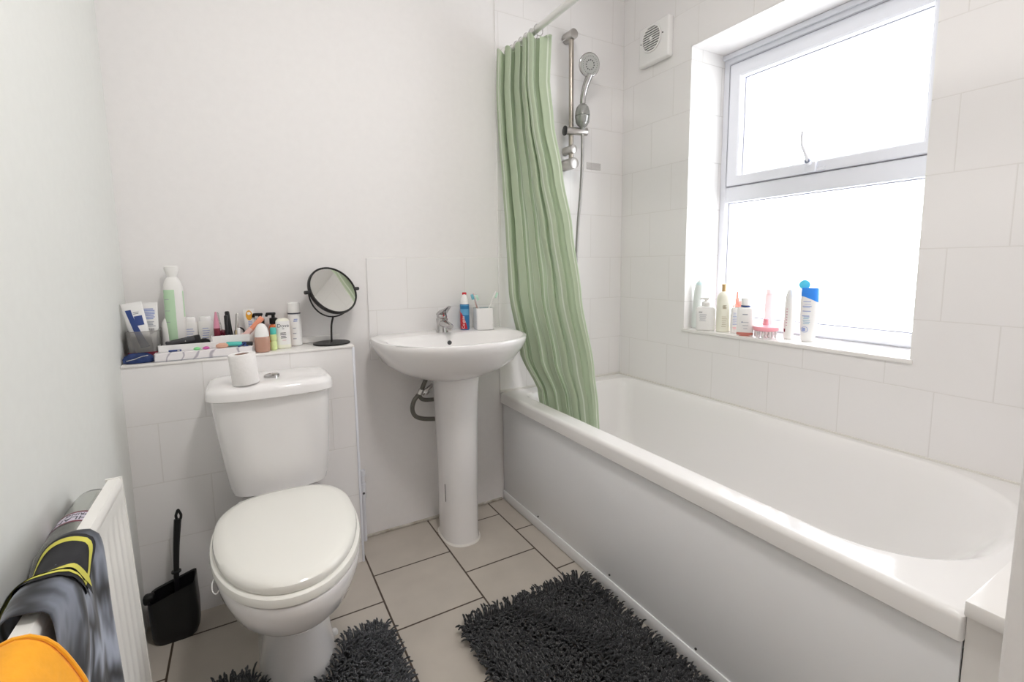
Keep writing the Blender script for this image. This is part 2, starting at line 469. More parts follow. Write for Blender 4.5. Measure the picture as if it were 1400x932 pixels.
obj('glass_pane', box(XW + .030, XW + .034, sy2 + .0555, sy1 - .0555, sz0 + .0425, sz1 - .0585), M['glass'], win, smooth=False)
obj('glass_pane', box(XW + .030, XW + .034, y2 + .033, y1 - .033, zs + .0475, 1.3245), M['glass'], win, smooth=False)
hy = -.80
h = obj('window_handle', tube([(XW - .022, hy, 1.42), (XW - .030, hy + .004, 1.45), (XW - .034, hy + .022, 1.50), (XW - .032, hy + .024, 1.545)], lambda t: .0085 - .002 * t, 10), M['upvc'], win)
bm = box(XW - .022, XW - .006, hy - .022, hy + .016, 1.395, 1.432, .004); merge(bm, box(XW - .014, XW - .006, hy - .05, hy - .02, 1.398, 1.410, .002))
obj('handle_plate', bm, M['upvc'], h)
obj('lock_button', cyl((XW - .034, hy + .003, 1.436), (XW - .015, hy + .003, 1.436), .010, 18, .002), mat('lock_grey', (.22, .24, .32), .3, .5), h)

# ------------------------------------------------------------------ bathtub
bath = thing('bathtub', 'long white bath with a plain white side panel under the window', 'bath', (1.63, -.79, 0))
XR, ZR, LB = 1.281, .503, -1.578
xo1 = W - .001
R = []
sm = (.006,) * 4
R.append(rrect(XR + .004, xo1 - .001, LB + .003, -.008, .452, sm))
R.append(rrect(XR, xo1, LB, -.007, .456, sm))
R.append(rrect(XR, xo1, LB, -.007, .460, sm))
R.append(rrect(XR, xo1, LB, -.007, .489, sm))
R.append(rrect(XR + .0008, xo1, LB, -.007, .493, sm))
R.append(rrect(XR + .003, xo1, LB, -.007, .498, sm))
R.append(rrect(XR + .007, xo1 - .002, LB + .003, -.008, .5017, (.01,) * 4))
R.append(rrect(XR + .012, xo1 - .003, LB + .004, -.009, ZR, (.01,) * 4))
R.append(rrect(XR + .018, xo1 - .005, LB + .008, -.012, ZR, (.01,) * 4))
R.append(rrect(XR + .045, xo1 - .02, LB + .02, -.05, ZR, (.05, .05, .12, .12)))
R.append(rrect(1.3445, 1.9555, -1.5505, -.0795, ZR, (.06, .06, .22, .28)))
R.append(rrect(1.347, 1.953, -1.548, -.082, .5026, (.06, .06, .22, .28)))
inn = [(.0, .501, (.06, .06, .22, .28)), (.005, .496, (.06, .06, .22, .28)), (.018, .47, (.06, .06, .22, .26)), (.035, .38, (.06, .06, .24, .26)),
       (.052, .26, (.06, .06, .24, .26)), (.075, .18, (.10, .10, .22, .22)), (.11, .145, (.09, .09, .18, .18)), (.17, .13, (.05, .05, .12, .12))]
for i, (o_, z, r_) in enumerate(inn):
    sl = (ZR - z) * .55                      # the sloping end
    R.append(rrect(1.350 + o_, 1.950 - o_, -1.545 + o_ + sl, -.085 - o_, z, r_))
# inner wall stays straight: rim is a little wider at the far end
obj('tub', loft(R, False, True), M['acrylic'], bath)
pan = obj('side_panel', box(XR + .012, XR + .02, LB + .002, -.009, .0, .455, .002), M['panel'], bath)
obj('plinth_strip', box(XR + .008, XR + .013, LB + .002, -.009, .002, .045, .002), M['panel'], bath)
for (yy, zz) in ((-.30, .055), (-.36, .03), (-.73, .06), (-1.07, .055), (-1.40, .06)):
    obj('screw', cyl((XR + .009, yy, zz), (XR + .013, yy, zz), .0032, 12), M['darkgrey'], bath)

# ------------------------------------------------------------------ toilet
toi = thing('toilet', 'white close-coupled toilet with its cream lid shut', 'toilet', (.378, -.55, 0))
cx = .370
R = []
for (z, cx, hx, yf, yb, n) in ((.396, .380, .122, -.290, -.158, 3.2), (.402, .380, .131, -.300, -.156, 4), (.43, .379, .137, -.306, -.155, 5), (.50, .377, .144, -.318, -.154, 5.5),
                           (.60, .373, .151, -.332, -.154, 6), (.66, .371, .155, -.339, -.154, 6), (.702, .370, .157, -.342, -.154, 6)):
    yc = (yf + yb) / 2; hh = (yb - yf) / 2
    R.append([(x, y - .014 * (1 - min(1, ((x - cx) / hx) ** 2)) * (1 if y < yc else 0), z) for x, y, _ in ring(cx, yc, z, hx, hh, n=n, N=64)])
cx = .370
obj('cistern', loft(R), M['ceramic'], toi)
R = []
for (z, k) in ((.701, .004), (.704, .0), (.722, .0), (.731, .003), (.737, .010), (.741, .022), (.743, .05)):
    hx, yf, yb = .167 - k, -.352 + k, -.154 - k * .5; yc = (yf + yb) / 2
    R.append([(x, y - .020 * (1 - min(1, ((x - cx) / hx) ** 2)) * (1 if y < yc else 0), z) for x, y, _ in ring(cx, yc, z, hx, (yb - yf) / 2, n=6, N=64)])
obj('cistern_lid', loft(R), M['ceramic'], toi)
bt = obj('flush_button', lathe([(.0215, .742), (.0215, .748), (.019, .750), (.017, .7495)], 32, .372, -.272), M['chrome'], toi)
bm = box(.372 - .0012, .372 + .0012, -.272 - .016, -.272 + .016, .7493, .7512)
merge(bm, lathe([(.009, .7495), (.0088, .752), (.004, .7525)], 20, .381, -.272)); obj('button_half', bm, M['satin'], bt)
# bowl and pedestal in one shell
bx = .376
R = []
for (z, cxx, cyy, hx, hf, hb, n, nb) in (
    (.0, .384, -.47, .097, .150, .30, 2.3, 4), (.012, .384, -.47, .095, .147, .30, 2.3, 4), (.05, .384, -.47, .089, .139, .29, 2.3, 4), (.12, .383, -.47, .080, .130, .28, 2.3, 4),
    (.185, .382, -.47, .075, .126, .27, 2.3, 4), (.208, .381, -.475, .076, .134, .27, 2.2, 4), (.222, .380, -.48, .084, .160, .28, 2.1, 3), (.240, .378, -.50, .104, .200, .31, 2.1, 3),
    (.27, .377, -.525, .130, .248, .34, 2.05, 2.4), (.31, .376, -.545, .150, .275, .38, 2.05, 2), (.35, .376, -.555, .162, .284, .40, 2.05, 1.8), (.376, .376, -.555, .166, .289, .40, 2.05, 1.8),
    (.384, .376, -.555, .165, .287, .40, 2.05, 1.8), (.386, .376, -.555, .155, .277, .39, 2.05, 1.8)):
    R.append(ring(cxx, cyy, z, hx, hf, min(hb, -.155 - cyy), n=n, nb=nb, N=72))
obj('bowl', loft(R), M['ceramic'], toi)
def egg(k, z, dy=0): return ring(.374, -.553 + dy, z, .170 - k, .292 - k, .192 - k, n=2.02, nb=2.8, N=72)
R = [egg(.006, .3865), egg(.001, .389), egg(0, .398), egg(.002, .406), egg(.009, .410)]
obj('seat', loft(R), M['seat'], toi)
R = [egg(.016, .4105), egg(.010, .412), egg(.008, .420), egg(.010, .428), egg(.017, .434), egg(.034, .438), egg(.075, .440), egg(.12, .441)]
obj('toilet_lid', loft(R), M['seat'], toi)
for s in (-1, 1):
    obj('hinge', cyl((.376 + s * .075 - .014, -.354, .408), (.376 + s * .075 + .014, -.354, .408), .010, 18, .002), M['chrome'], toi)
obj('wire_loop', tube([(.219, -.660, .388), (.214, -.672, .382), (.215, -.680, .370), (.221, -.682, .364), (.227, -.676, .370), (.229, -.668, .380)], .0014, 8), M['white'], toi)
bm = lathe([(.011, .0), (.011, .006), (.008, .012), (.003, .013)], 16, .4815, -.46); obj('fixing_cap', bm, M['white'], toi)

# toilet roll on the cistern lid
tr = thing('toilet_roll', 'part-used toilet roll standing on the cistern lid', 'toilet roll', (.305, -.326, .7428), (0, math.radians(-4), 0))
bm = loft([[(r * math.cos(2 * PI * k / 40), r * math.sin(2 * PI * k / 40), z) for k in range(40)] for r, z in
           ((.017, .001), (.033, .001), (.034, .003), (.034, .084), (.033, .086), (.019, .086), (.018, .084), (.017, .001))], False, False)
obj('paper', bm, M['paper'], tr, local=True)
bm = loft([[(r * math.cos(2 * PI * k / 32), r * math.sin(2 * PI * k / 32), z) for k in range(32)] for r, z in ((.0168, .002), (.0168, .085), (.0155, .085), (.0155, .002))], False, False)
obj('core', bm, M['card'], tr, local=True)

# ------------------------------------------------------------------ wash basin
bas = thing('wash_basin', 'white pedestal wash basin with a chrome mixer tap', 'basin', (.99, -.2, 0))
BX = .990
def bring(z, hx, yf, yb=-.0062, n=2.3, nb=4.2, N=96, cx=BX, cut=None):
    yc = (yf * .33 + yb * .67) if cut is None else cut
    return ring(cx, yc, z, hx, yc - yf, yb - yc, n=n, nb=nb, N=N)
R = [bring(.640, .085, -.225, n=2.2, nb=3), bring(.648, .122, -.262, nb=3), bring(.665, .172, -.310, nb=3.5), bring(.69, .216, -.352, nb=4), bring(.715, .245, -.383), bring(.74, .260, -.402),
     bring(.765, .276, -.420), bring(.785, .284, -.429), bring(.797, .286, -.431), bring(.803, .2835, -.429), bring(.805, .278, -.424), bring(.8052, .273, -.420, -.014),
     bring(.8048, .262, -.411, -.108, nb=4, cut=-.24), bring(.803, .258, -.408, -.115, nb=4, cut=-.24), bring(.799, .250, -.402, -.122, nb=4, cut=-.24), bring(.785, .240, -.394, -.128, nb=3.6, cut=-.24), bring(.75, .212, -.370, -.138, nb=3.2, cut=-.24),
     bring(.715, .165, -.335, -.155, nb=2.6, cut=-.24), bring(.690, .10, -.29, -.19, nb=2.2, cut=-.24), bring(.682, .03, -.26, -.225, nb=2, cut=-.245)]
obj('bowl', loft(R), M['ceramic'], bas)
# pedestal
PX, PY = 1.006, -.165
R = [ring(PX, PY, z, hx, hf, .10, n=2.3, nb=3, N=56) for z, hx, hf in
     ((.0, .070, .092), (.006, .070, .092), (.03, .067, .088), (.20, .068, .086), (.40, .072, .086), (.55, .077, .090), (.62, .080, .098), (.66, .082, .105))]
obj('pedestal', loft(R), M['ceramic'], bas)
obj('pedestal_sealant', loft([ring(PX, PY, z, .070 + k, .092 + k, .10 + k, n=2.3, nb=3) for z, k in ((0, .005), (.004, .003), (.007, .0))]), mat('pedestal_caulk', (.72, .70, .66), .5), bas)
obj('crack_line', tube([(PX - .067, PY - .030, .165), (PX - .0675, PY - .029, .20), (PX - .068, PY - .028, .235)], .0012, 6), M['darkgrey'], bas)
obj('overflow', cyl((.996, -.137, .769), (.996, -.131, .7705), .0085, 20, .001), M['darkgrey'], bas)
obj('waste', lathe([(.02, .682), (.02, .686), (.014, .687)], 24, .99, -.243), M['chrome'], bas)
# mixer tap
TX, TY = .990, -.075
tap = obj('tap', lathe([(.024, .802), (.024, .808), (.0215, .812), (.0212, .835), (.0225, .850), (.023, .858), (.020, .861)], 32, TX, TY), M['chrome'], bas)
sp = []
for (yy, zz, hx, hz) in ((TY + .005, .840, .017, .019), (TY - .03, .842, .0165, .015), (TY - .055, .840, .016, .012), (TY - .080, .836, .015, .0105), (TY - .086, .835, .012, .008)):
    sp.append([(TX + hx * math.cos(2 * PI * k / 24), yy, zz + hz * math.sin(2 * PI * k / 24)) for k in range(24)])
obj('spout', loft(sp), M['chrome'], tap)
obj('aerator', cyl((TX, TY - .073, .820), (TX, TY - .073, .834), .010, 20, .001), M['satin'], tap)
lv = []
for (yy, zz, hx, hz) in ((TY + .020, .868, .012, .006), (TY + .010, .876, .020, .012), (TY - .012, .884, .0205, .012), (TY - .036, .893, .016, .0075), (TY - .062, .903, .011, .004), (TY - .080, .911, .008, .003)):
    lv.append([(TX + hx * math.cos(2 * PI * k / 24), yy, zz + hz * math.sin(2 * PI * k / 24)) for k in range(24)])
bm = loft(lv); merge(bm, lathe([(.020, .861), (.021, .866), (.0195, .874), (.012, .884)], 24, TX, TY)); obj('tap_lever', bm, M['chrome'], tap)
obj('temperature_dot', cyl((TX, TY - .0195, .873), (TX, TY - .0225, .8715), .0035, 12), M['red'], tap)

# pipework under the basin
pw = thing('basin_pipework', 'grey flexible pipes and valve beside the basin pedestal', 'pipes', (.9, -.1, .46))
obj('flexible_pipe', tube([(.915, -.13, .672), (.901, -.11, .625), (.884, -.10, .582), (.858, -.10, .552), (.850, -.10, .518), (.862, -.10, .490), (.895, -.10, .474), (.955, -.10, .464)], .0085, 12), M['greyhose'], pw)
obj('flexible_pipe', tube([(.888, -.09, .585), (.886, -.09, .560), (.905, -.09, .546), (.960, -.09, .541)], .0080, 12), M['greyhose'], pw)
v_ = obj('isolating_valve', cyl((.890, -.10, .572), (.935, -.10, .606), .0075, 14, .001), M['chrome'], pw)
obj('valve_nut', cyl((.900, -.103, .577), (.912, -.103, .587), .0125, 6), M['chrome'], v_)
obj('pipe_nut', cyl((.8795, -.10, .573), (.8905, -.10, .592), .0115, 6), M['satin'], pw)
# white painted pipe against the boxing
wp = thing('water_pipe', 'thin white painted pipe rising beside the tiled boxing', 'pipe', (.668, -.022, 0))
obj('pipe', tube([(.668, -.022, 0), (.668, -.022, .255), (.666, -.022, .272), (.655, -.022, .280), (.634, -.022, .280)], .0072, 14, 6), M['upvc'], wp)
obj('valve', cyl((.668, -.022, .175), (.668, -.022, .235), .0105, 16, .002), M['upvc'], wp)
obj('valve_screw', cyl((.668, -.034, .198), (.668, -.031, .198), .0045, 10), M['darkgrey'], wp)
obj('elbow', cyl((.668, -.022, .262), (.668, -.022, .288), .011, 16, .003), M['upvc'], wp)

# ------------------------------------------------------------------ items on the basin
def label_text(parent, S, n, s, size, x, z, m, rot=0., name='lettering'):
    return obj(name, text_on(S, n, s, size, x, z, rot=rot), m, parent, smooth=False, local=True)

t = thing('toothpaste', 'blue and red pump toothpaste with a red-tipped white nozzle on the basin', 'toothpaste', (1.094, -.062, .8057), (0, 0, math.radians(-25)))
S = [(0, .0175, .0175), (.003, .019, .019), (.112, .019, .019)]
b_ = obj('body', body([(0, .0175, .0175), (.003, .019, .019), (.102, .019, .019), (.104, .0188, .0188)]), M['pasteblue'], t, local=True)
obj('wrap_panel', decal(S, 2, -.0188, .0188, .060, .100, .0003, fx=lambda v: (-.0188 + .0, .0188)), M['pastelight'], b_, local=True)
obj('wrap_band', decal(S, 2, -.019, .0, .085, .098, .0006, fx=lambda v: (-.0186, .0186)), M['pasteblue'], b_, local=True)
obj('red_panel', decal(S, 2, 0, 0, .004, .078, .0006, fx=lambda v: (-.0188, .010 - .028 * v ** 1.6)), M['red'], b_, local=True)
label_text(b_, S, 2, 'Colgate', .0165, -.0055, .031, M['white'], rot=PI / 2)
c_ = obj('pump_head', loft([ring(0, 0, z, a, b, N=32) for z, a, b in ((.1035, .0182, .0182), (.118, .0175, .0175), (.132, .014, .014), (.142, .010, .0135), (.147, .006, .010))]), M['white'], t, local=True)
obj('nozzle_tip', box(-.009, .009, -.012, .004, .142, .152, .003), M['red'], c_, local=True)

t = thing('toothbrush_tumbler', 'plain white square toothbrush tumbler on the basin', 'tumbler', (1.166, -.088, .8057), (0, 0, math.radians(-12)))
out = [rrect(-.036, .036, -.036, .036, z, (.009,) * 4, 5) for z in (0, .003, .088)] + [rrect(-.033, .033, -.033, .033, z, (.007,) * 4, 5) for z in (.088, .006)]
out[0] = rrect(-.034, .034, -.034, .034, 0, (.008,) * 4, 5)
obj('cup', loft(out), M['white'], t, local=True, angle=50)
obj('inner_sleeve', loft([rrect(-.0325, .0325, -.0325, .0325, z, (.007,) * 4, 5) for z in (.007, .087)] + [rrect(-.0305, .0305, -.0305, .0305, z, (.006,) * 4, 5) for z in (.087, .009)]), M['gray'], t, local=True)

def toothbrush(label, p0, p1, hc, bc, facing=1):
    p0, p1 = Vector(p0), Vector(p1); L = (p1 - p0).length
    q = (p1 - p0).to_track_quat('Z', 'Y')
    o = thing('toothbrush', label, 'toothbrush', tuple(p0), tuple(q.to_euler()), 'toothbrushes in the white tumbler')
    obj('handle', loft([ring(0, 0, z, a, b, n=3, N=16) for z, a, b in ((0, .003, .002), (.004, .0055, .004), (L * .45, .0055, .0045), (L * .6, .0035, .003), (L - .03, .0028, .0025), (L - .026, .0055, .0022), (L - .004, .0058, .0022), (L, .003, .0018))]), hc, o, local=True)
    obj('bristles', box(-.005, .005, .002 * facing, .0125 * facing, L - .025, L - .003, .001) if facing > 0 else box(-.005, .005, -.0125, -.002, L - .025, L - .003, .001), bc, o, local=True)
    return o
toothbrush('pale green toothbrush leaning left in the white tumbler', (1.176, -.078, .8125), (1.128, -.085, .945), M['whitesoft'], M['brushgreen'], 1)
toothbrush('blue-headed toothbrush behind the leaning one in the tumbler', (1.168, -.066, .8125), (1.135, -.060, .952), M['peachpale'], M['brushblue'], -1)
toothbrush('toothbrush with minty bristles leaning right in the white tumbler', (1.158, -.086, .8125), (1.232, -.075, .957), M['whitesoft'], M['brushgreen'], -1)

# ------------------------------------------------------------------ curtain rail, curtain
M['railmetal'] = mat('rail_metal', (.74, .74, .72), .3, .6)
rail = thing('curtain_rail', 'white metal shower curtain rail above the bath', 'rail', (1.331, -.8, 1.935))
obj('rod', cyl((1.331, -1.65, 1.937), (1.331, -.012, 1.937), .0125, 20), M['railmetal'], rail)
obj('flange', cyl((1.331, -.020, 1.937), (1.331, -.0062, 1.937), .026, 24, .003), M['white'], rail)
KN = [(.44, 1.414, -.138, 1.442, -.485), (.53, 1.404, -.128, 1.440, -.478), (.67, 1.364, -.050, 1.430, -.465), (.95, 1.318, -.035, 1.392, -.425), (1.2, 1.308, -.035, 1.377, -.380), (1.4, 1.300, -.035, 1.362, -.333),
      (1.6, 1.288, -.035, 1.347, -.290), (1.75, 1.284, -.035, 1.342, -.268), (1.925, 1.292, -.035, 1.345, -.272)]
def kn(z):
    for a, b in zip(KN, KN[1:]):
        if z <= b[0]:
            t = (z - a[0]) / (b[0] - a[0]); t = max(0, t); t = t * t * (3 - 2 * t) * .5 + t * .5
            return [p + (q - p) * t for p, q in zip(a[1:], b[1:])]
    return KN[-1][1:]
def curtain(u, v):
    z = 1.925 - v * (1.925 - .44)
    xa, ya, xb, yb = kn(z)
    F = 5.5
    ph = 2 * PI * F * (u + .10 * u * (1 - u) + .010 * math.sin(9 * u))
    amp = (.026 + .010 * math.sin(7.3 * u + 1)) * (1 - .50 * v) * (1 - .35 * v * u)
    sn = math.sin(ph); sq = math.copysign(abs(sn) ** .75, sn)            # flattish pleats with tight turns
    x = xa + (xb - xa) * u + amp * sq + .004 * math.sin(2.3 * ph + 1.5 * v) * (.4 + .6 * v)
    y = ya + (yb - ya) * u + .016 * math.sin(2 * ph + .6) + .006 * math.sin(2.6 * v + 5 * u) * v
    x += .003 * math.sin(3.1 * v + u * 6) * v + .010 * math.exp(-((u - .62) / .07) ** 2 - ((v - .58) / .05) ** 2)
    zz = z - .020 * math.sin(ph + 2.0) ** 2 * math.exp(-v / .03)
    y = min(y, -.012 if z > .54 else -.126)
    if z < .54: x = max(x, 1.392)
    return (x, y, zz)
cur = thing('shower_curtain', 'pale green shower curtain with thin white stripes bunched by the back wall', 'shower curtain', (1.35, -.15, .4))
obj('curtain_cloth', grid(curtain, 320, 110), M['curtain'], cur, angle=180)
for k in range(7):
    yy = -.030 - k * .038
    b_ = bmesh.new(); b_ = tube([(1.331 + .019 * math.cos(a), yy + .002 * math.sin(a), 1.930 + .021 * math.sin(a)) for a in [2 * PI * i / 16 for i in range(17)]], .0016, 6, 1, sm=False)
    obj('curtain_ring', b_, M['hazy'], cur)

# ------------------------------------------------------------------ shower
sh = thing('shower_set', 'chrome shower riser rail with handset and hose on the tiled wall', 'shower', (1.635, -.006, 1.48))
RX, RY = 1.634, -.052
obj('riser_rail', cyl((RX, RY, 1.52), (RX, RY, 2.052), .0105, 20), mat('riser_bar', (.42, .38, .33), .3, 1.), sh)
for z, r in ((2.058, .021), (1.575, .019)):
    bm = cyl((RX, -.006, z), (RX, RY - .022, z), r, 28, .003); obj('wall_bracket', bm, M['satin'], sh)
bm = cyl((RX - .006, -.006, 1.512), (RX - .004, RY - .032, 1.512), .025, 30, .004); obj('water_outlet', bm, M['satin'], sh)
b_ = obj('slider', cyl((RX - .036, RY - .004, 1.652), (RX + .066, RY - .030, 1.652), .0165, 24, .002), M['satin'], sh)
bm = cyl((RX - .040, RY - .003, 1.652), (RX - .034, RY - .004, 1.652), .021, 24, .001); obj('slider_knob', bm, M['black'], b_)
HX, HY = RX + .040, RY - .030
hs = obj('handset', tube([(HX, HY, 1.762), (HX + .002, HY - .002, 1.80), (HX + .008, HY - .012, 1.845), (HX + .016, HY - .030, 1.885)], lambda t: .0125 + .003 * t, 16), M['chrome'], sh)
fb = loft([[(HX + r * math.cos(2 * PI * k / 32), HY + r * math.sin(2 * PI * k / 32), z) for k in range(32)] for r, z in
           ((.012, 1.655), (.012, 1.668), (.022, 1.676), (.030, 1.690), (.033, 1.708), (.0335, 1.714), (.031, 1.716), (.0335, 1.718), (.032, 1.735), (.028, 1.752), (.018, 1.764), (.0125, 1.768))])
obj('filter_body', fb, mat('filter_plastic', (.36, .365, .35), .15, .55, coat=.5), hs)
# spray head: a disc that looks forward and slightly down
nrm = Vector((-.16, -.93, -.20)).normalized(); c0 = Vector((1.684, -.115, 1.922))
bm = lathe([(.020, -.024), (.038, -.018), (.048, -.006), (.050, 0), (.049, .004), (.046, .006)], 40)
mt = Matrix.Translation(c0) @ nrm.to_track_quat('Z', 'Y').to_matrix().to_4x4()
bmesh.ops.transform(bm, matrix=mt, verts=bm.verts); hd = obj('spray_head', bm, M['chrome'], hs)
bm = lathe([(.045, .0055), (.044, .0075), (.0, .008)][:2] + [(.001, .008)], 40); bmesh.ops.transform(bm, matrix=mt, verts=bm.verts)
obj('spray_face', bm, mat('spray_face_grey', (.36, .36, .34), .4), hd)
bm = bmesh.new()
for rr_, nn in ((.019, 12), (.034, 26)):
    for k in range(nn):
        a = 2 * PI * k / nn; q = .0028 if nn == 12 else .0014
        merge(bm, translate(lathe([(q, .0078), (q * .8, .0094)], 8), (rr_ * math.cos(a), rr_ * math.sin(a), 0)))
bmesh.ops.transform(bm, matrix=mt, verts=bm.verts); obj('nozzle', bm, M['darkgrey'], hd)
hs_ = tube([(HX, HY, 1.66), (HX, HY - .001, 1.60), (HX - .001, HY, 1.50), (HX - .006, HY + .004, 1.38), (HX - .014, HY + .01, 1.25), (HX - .022, HY + .012, 1.10), (HX - .03, HY + .008, .95), (HX - .045, HY, .80)], .0068, 12)
obj('hose', hs_, M['steel_hose'], sh)
t = obj('adhesive_strip', box(1.757, 1.842, -.0075, -.0062, 1.509, 1.541, .0004), M['tape'], wb); t['label'] = 'faint clear adhesive strip'
t = obj('splinter_bracket', tube([(1.617, -.03, 2.045), (1.600, -.035, 2.033), (1.585, -.04, 2.022), (1.571, -.045, 2.012)], .0016, 6), M['white'], sh)
t.name = 'cable_tie'

# ------------------------------------------------------------------ extractor fan
fan = thing('extractor_fan', 'square white extractor fan with a round slatted grille high on the wall', 'fan', (W, -.2225, 1.945))
FY, FZ = -.2157, 2.045
obj('housing', box(W - .032, W, -.310, -.136, 1.945, 2.112, .008, 3), M['white'], fan)
bm = cyl((W - .034, FY, FZ), (W - .0315, FY, FZ), .053, 36); obj('grille_recess', bm, M['darkgrey'], fan, smooth=False)
bm = bmesh.new()
for k in range(11):
    z = FZ - .050 + k * .010; hw = math.sqrt(max(0, .053 ** 2 - (z - FZ) ** 2))
    if hw > .01: box(W - .040, W - .0335, FY - hw, FY + hw, z - .0026, z + .0022, .001, 1, bm=bm)
merge(bm, tube([(W - .037, FY + .0535 * math.cos(a), FZ + .0535 * math.sin(a)) for a in [2 * PI * i / 40 for i in range(41)]], .0035, 8, 1, sm=False))
merge(bm, cyl((W - .042, FY, FZ), (W - .034, FY, FZ), .008, 16, .001)); obj('grille', bm, M['white'], fan)
for s in (-1, 1): obj('screw', cyl((W - .035, FY + s * .063, FZ + s * -.002), (W - .032, FY + s * .063, FZ + s * -.002), .003, 10), M['darkgrey'], fan)

# ------------------------------------------------------------------ shaggy mats
def shag(inside, x0, x1, y0, y1, step, L, name, parent, m, rng):
    verts, faces = [], []
    def tuft(x, y, lean, ang, ln, r, z0):
        dx, dy = math.cos(ang), math.sin(ang); base = len(verts)
        P = [(x, y, z0), (x + dx * lean * .35, y + dy * lean * .35, z0 + ln * .62), (x + dx * lean * .95, y + dy * lean * .95, z0 + ln * .95), (x + dx * lean * 1.35, y + dy * lean * 1.35, z0 + ln * .92)]
        nx, ny = -dy, dx
        for i, (px, py, pz) in enumerate(P):
            w = r * (1, 1.05, 1, .6)[i]
            for (a, b) in ((1, 0), (0, 1), (-1, 0), (0, -1)):
                if i < 2: verts.append((px + nx * w * a + dx * w * b, py + ny * w * a + dy * w * b, pz))
                else: verts.append((px + nx * w * a, py + ny * w * a, pz + w * b))
        for i in range(3):
            for j in range(4):
                faces.append((base + i * 4 + j, base + i * 4 + (j + 1) % 4, base + i * 4 + 4 + (j + 1) % 4, base + i * 4 + 4 + j))
        faces.append((base + 12, base + 13, base + 14, base + 15))
    y = y0
    while y < y1:
        x = x0
        while x < x1:
            px, py = x + rng.uniform(-.5, .5) * step, y + rng.uniform(-.5, .5) * step
            d = inside(px, py)
            if d is not None:
                # neighbouring tufts lean the same way, in drifts
                a = 2.2 * math.sin(px * 11 + 1.3) + 2.4 * math.cos(py * 9 + px * 5) + rng.gauss(0, .55)
                if d[0] < .018: a = d[1] + rng.gauss(0, .4)
                tuft(px, py, L * rng.uniform(.35, .9), a, L * rng.uniform(.75, 1.1), .0031 * rng.uniform(.8, 1.15), .006)
            x += step
        y += step
    me = bpy.data.meshes.new(name); me.from_pydata(verts, [], faces)
    for p in me.polygons: p.use_smooth = True
    me.materials.append(m); o = bpy.data.objects.new(name, me); C.objects.link(o); o['kind'] = 'stuff'
    ABS[o.name] = Vector((0, 0, 0)); o.parent = parent; o.location = -absloc(parent); return o

def edge(px, py, x0, x1, y0, y1, r=.03):
    """distance from the edge and the outward direction, None outside a rounded rectangle"""
    if not (x0 < px < x1 and y0 < py < y1): return None
    cxx = min(max(px, x0 + r), x1 - r); cyy = min(max(py, y0 + r), y1 - r)
    if (px - cxx) ** 2 + (py - cyy) ** 2 > r * r: return None
    D = [(px - x0, PI), (x1 - px, 0), (py - y0, -PI / 2), (y1 - py, PI / 2)]
    return min(D)
rng = random.Random(3)
mt1 = thing('bath_mat', 'large black shaggy bath mat lying against the bath panel', 'bath mat', (1.03, -1.0, 0))
A = (.810, 1.252, -1.42, -.628)
obj('backing', loft([rrect(A[0], A[1], A[2], A[3], z, (.03,) * 4, 6) for z in (.001, .007)]), M['shag'], mt1)
shag(lambda x, y: edge(x, y, *A), A[0], A[1], A[2], A[3], .0072, .026, 'pile', mt1, M['shag'], rng)
mt2 = thing('pedestal_mat', 'dark grey shaggy mat cut out around the toilet foot', 'bath mat', (.39, -.8, 0))
def pm(x, y):
    d = edge(x, y, .165, .618, -1.02, -.512)
    if d is None: return None
    # the U-shaped cut-out
    ex, ey = (x - .385) / .112, (y + .47) / .172
    if ex * ex + ey * ey < 1 or (abs(x - .385) < .112 and y > -.47): return None
    k = math.hypot(ex, ey) - 1
    if k * .13 < .007: return None
    if k * .13 < .014 and k * .13 < d[0]: return (k * .13, math.atan2(-ey, -ex))
    return d
bm = bmesh.new()
cut = []
for k in range(17):
    a = PI + PI * k / 16; cut.append((.385 + .116 * math.cos(a), -.47 + .176 * math.sin(a)))
cut = [(c[0], min(c[1], -.512)) for c in cut]
poly = [(.27, -.512)] + [(.19, -.512), (.165, -.54), (.165, -.99), (.195, -1.02), (.59, -1.02), (.618, -.99), (.618, -.54), (.59, -.512)] + [(.50, -.512)] + [c for c in reversed(cut)]
lo = [bm.verts.new((x, y, .001)) for x, y in poly]; hi = [bm.verts.new((x, y, .006)) for x, y in poly]
bm.faces.new(lo); bm.faces.new(hi)
for i in range(len(poly)): bm.faces.new((lo[i], lo[(i + 1) % len(poly)], hi[(i + 1) % len(poly)], hi[i]))
bmesh.ops.remove_doubles(bm, verts=bm.verts, dist=1e-5)
obj('backing', bm, M['shag_grey'], mt2)
shag(pm, .165, .618, -1.02, -.51, .0075, .024, 'pile', mt2, M['shag_grey'], rng)

# ------------------------------------------------------------------ toilet brush in its holder
hb = thing('toilet_brush', 'black plastic toilet brush and holder in the corner', 'toilet brush', (.082, -.222, 0))
R = []
for z, x0, x1, r in ((.0, .034, .124, .02), (.004, .028, .132, .022), (.02, .024, .139, .024), (.08, .022, .140, .02), (.125, .022, .138, .016)):
    R.append(rrect(x0, x1, -.262, -.180, z, (r,) * 4, 5))
R.append([(x, y, .128 + .036 * max(0, (x - .022) / .115)) for x, y, _ in rrect(.022, .137, -.262, -.180, .13, (.014,) * 4, 5)])
R.append([(x, y, .124 + .036 * max(0, (x - .022) / .115)) for x, y, _ in rrect(.026, .133, -.258, -.184, .13, (.012,) * 4, 5)])
R.append(rrect(.032, .128, -.254, -.188, .02, (.012,) * 4, 5))
obj('holder', loft(R), M['black'], hb)
obj('holder_lug', box(.008, .036, -.232, -.205, .112, .140, .009, 3), M['black'], hb)
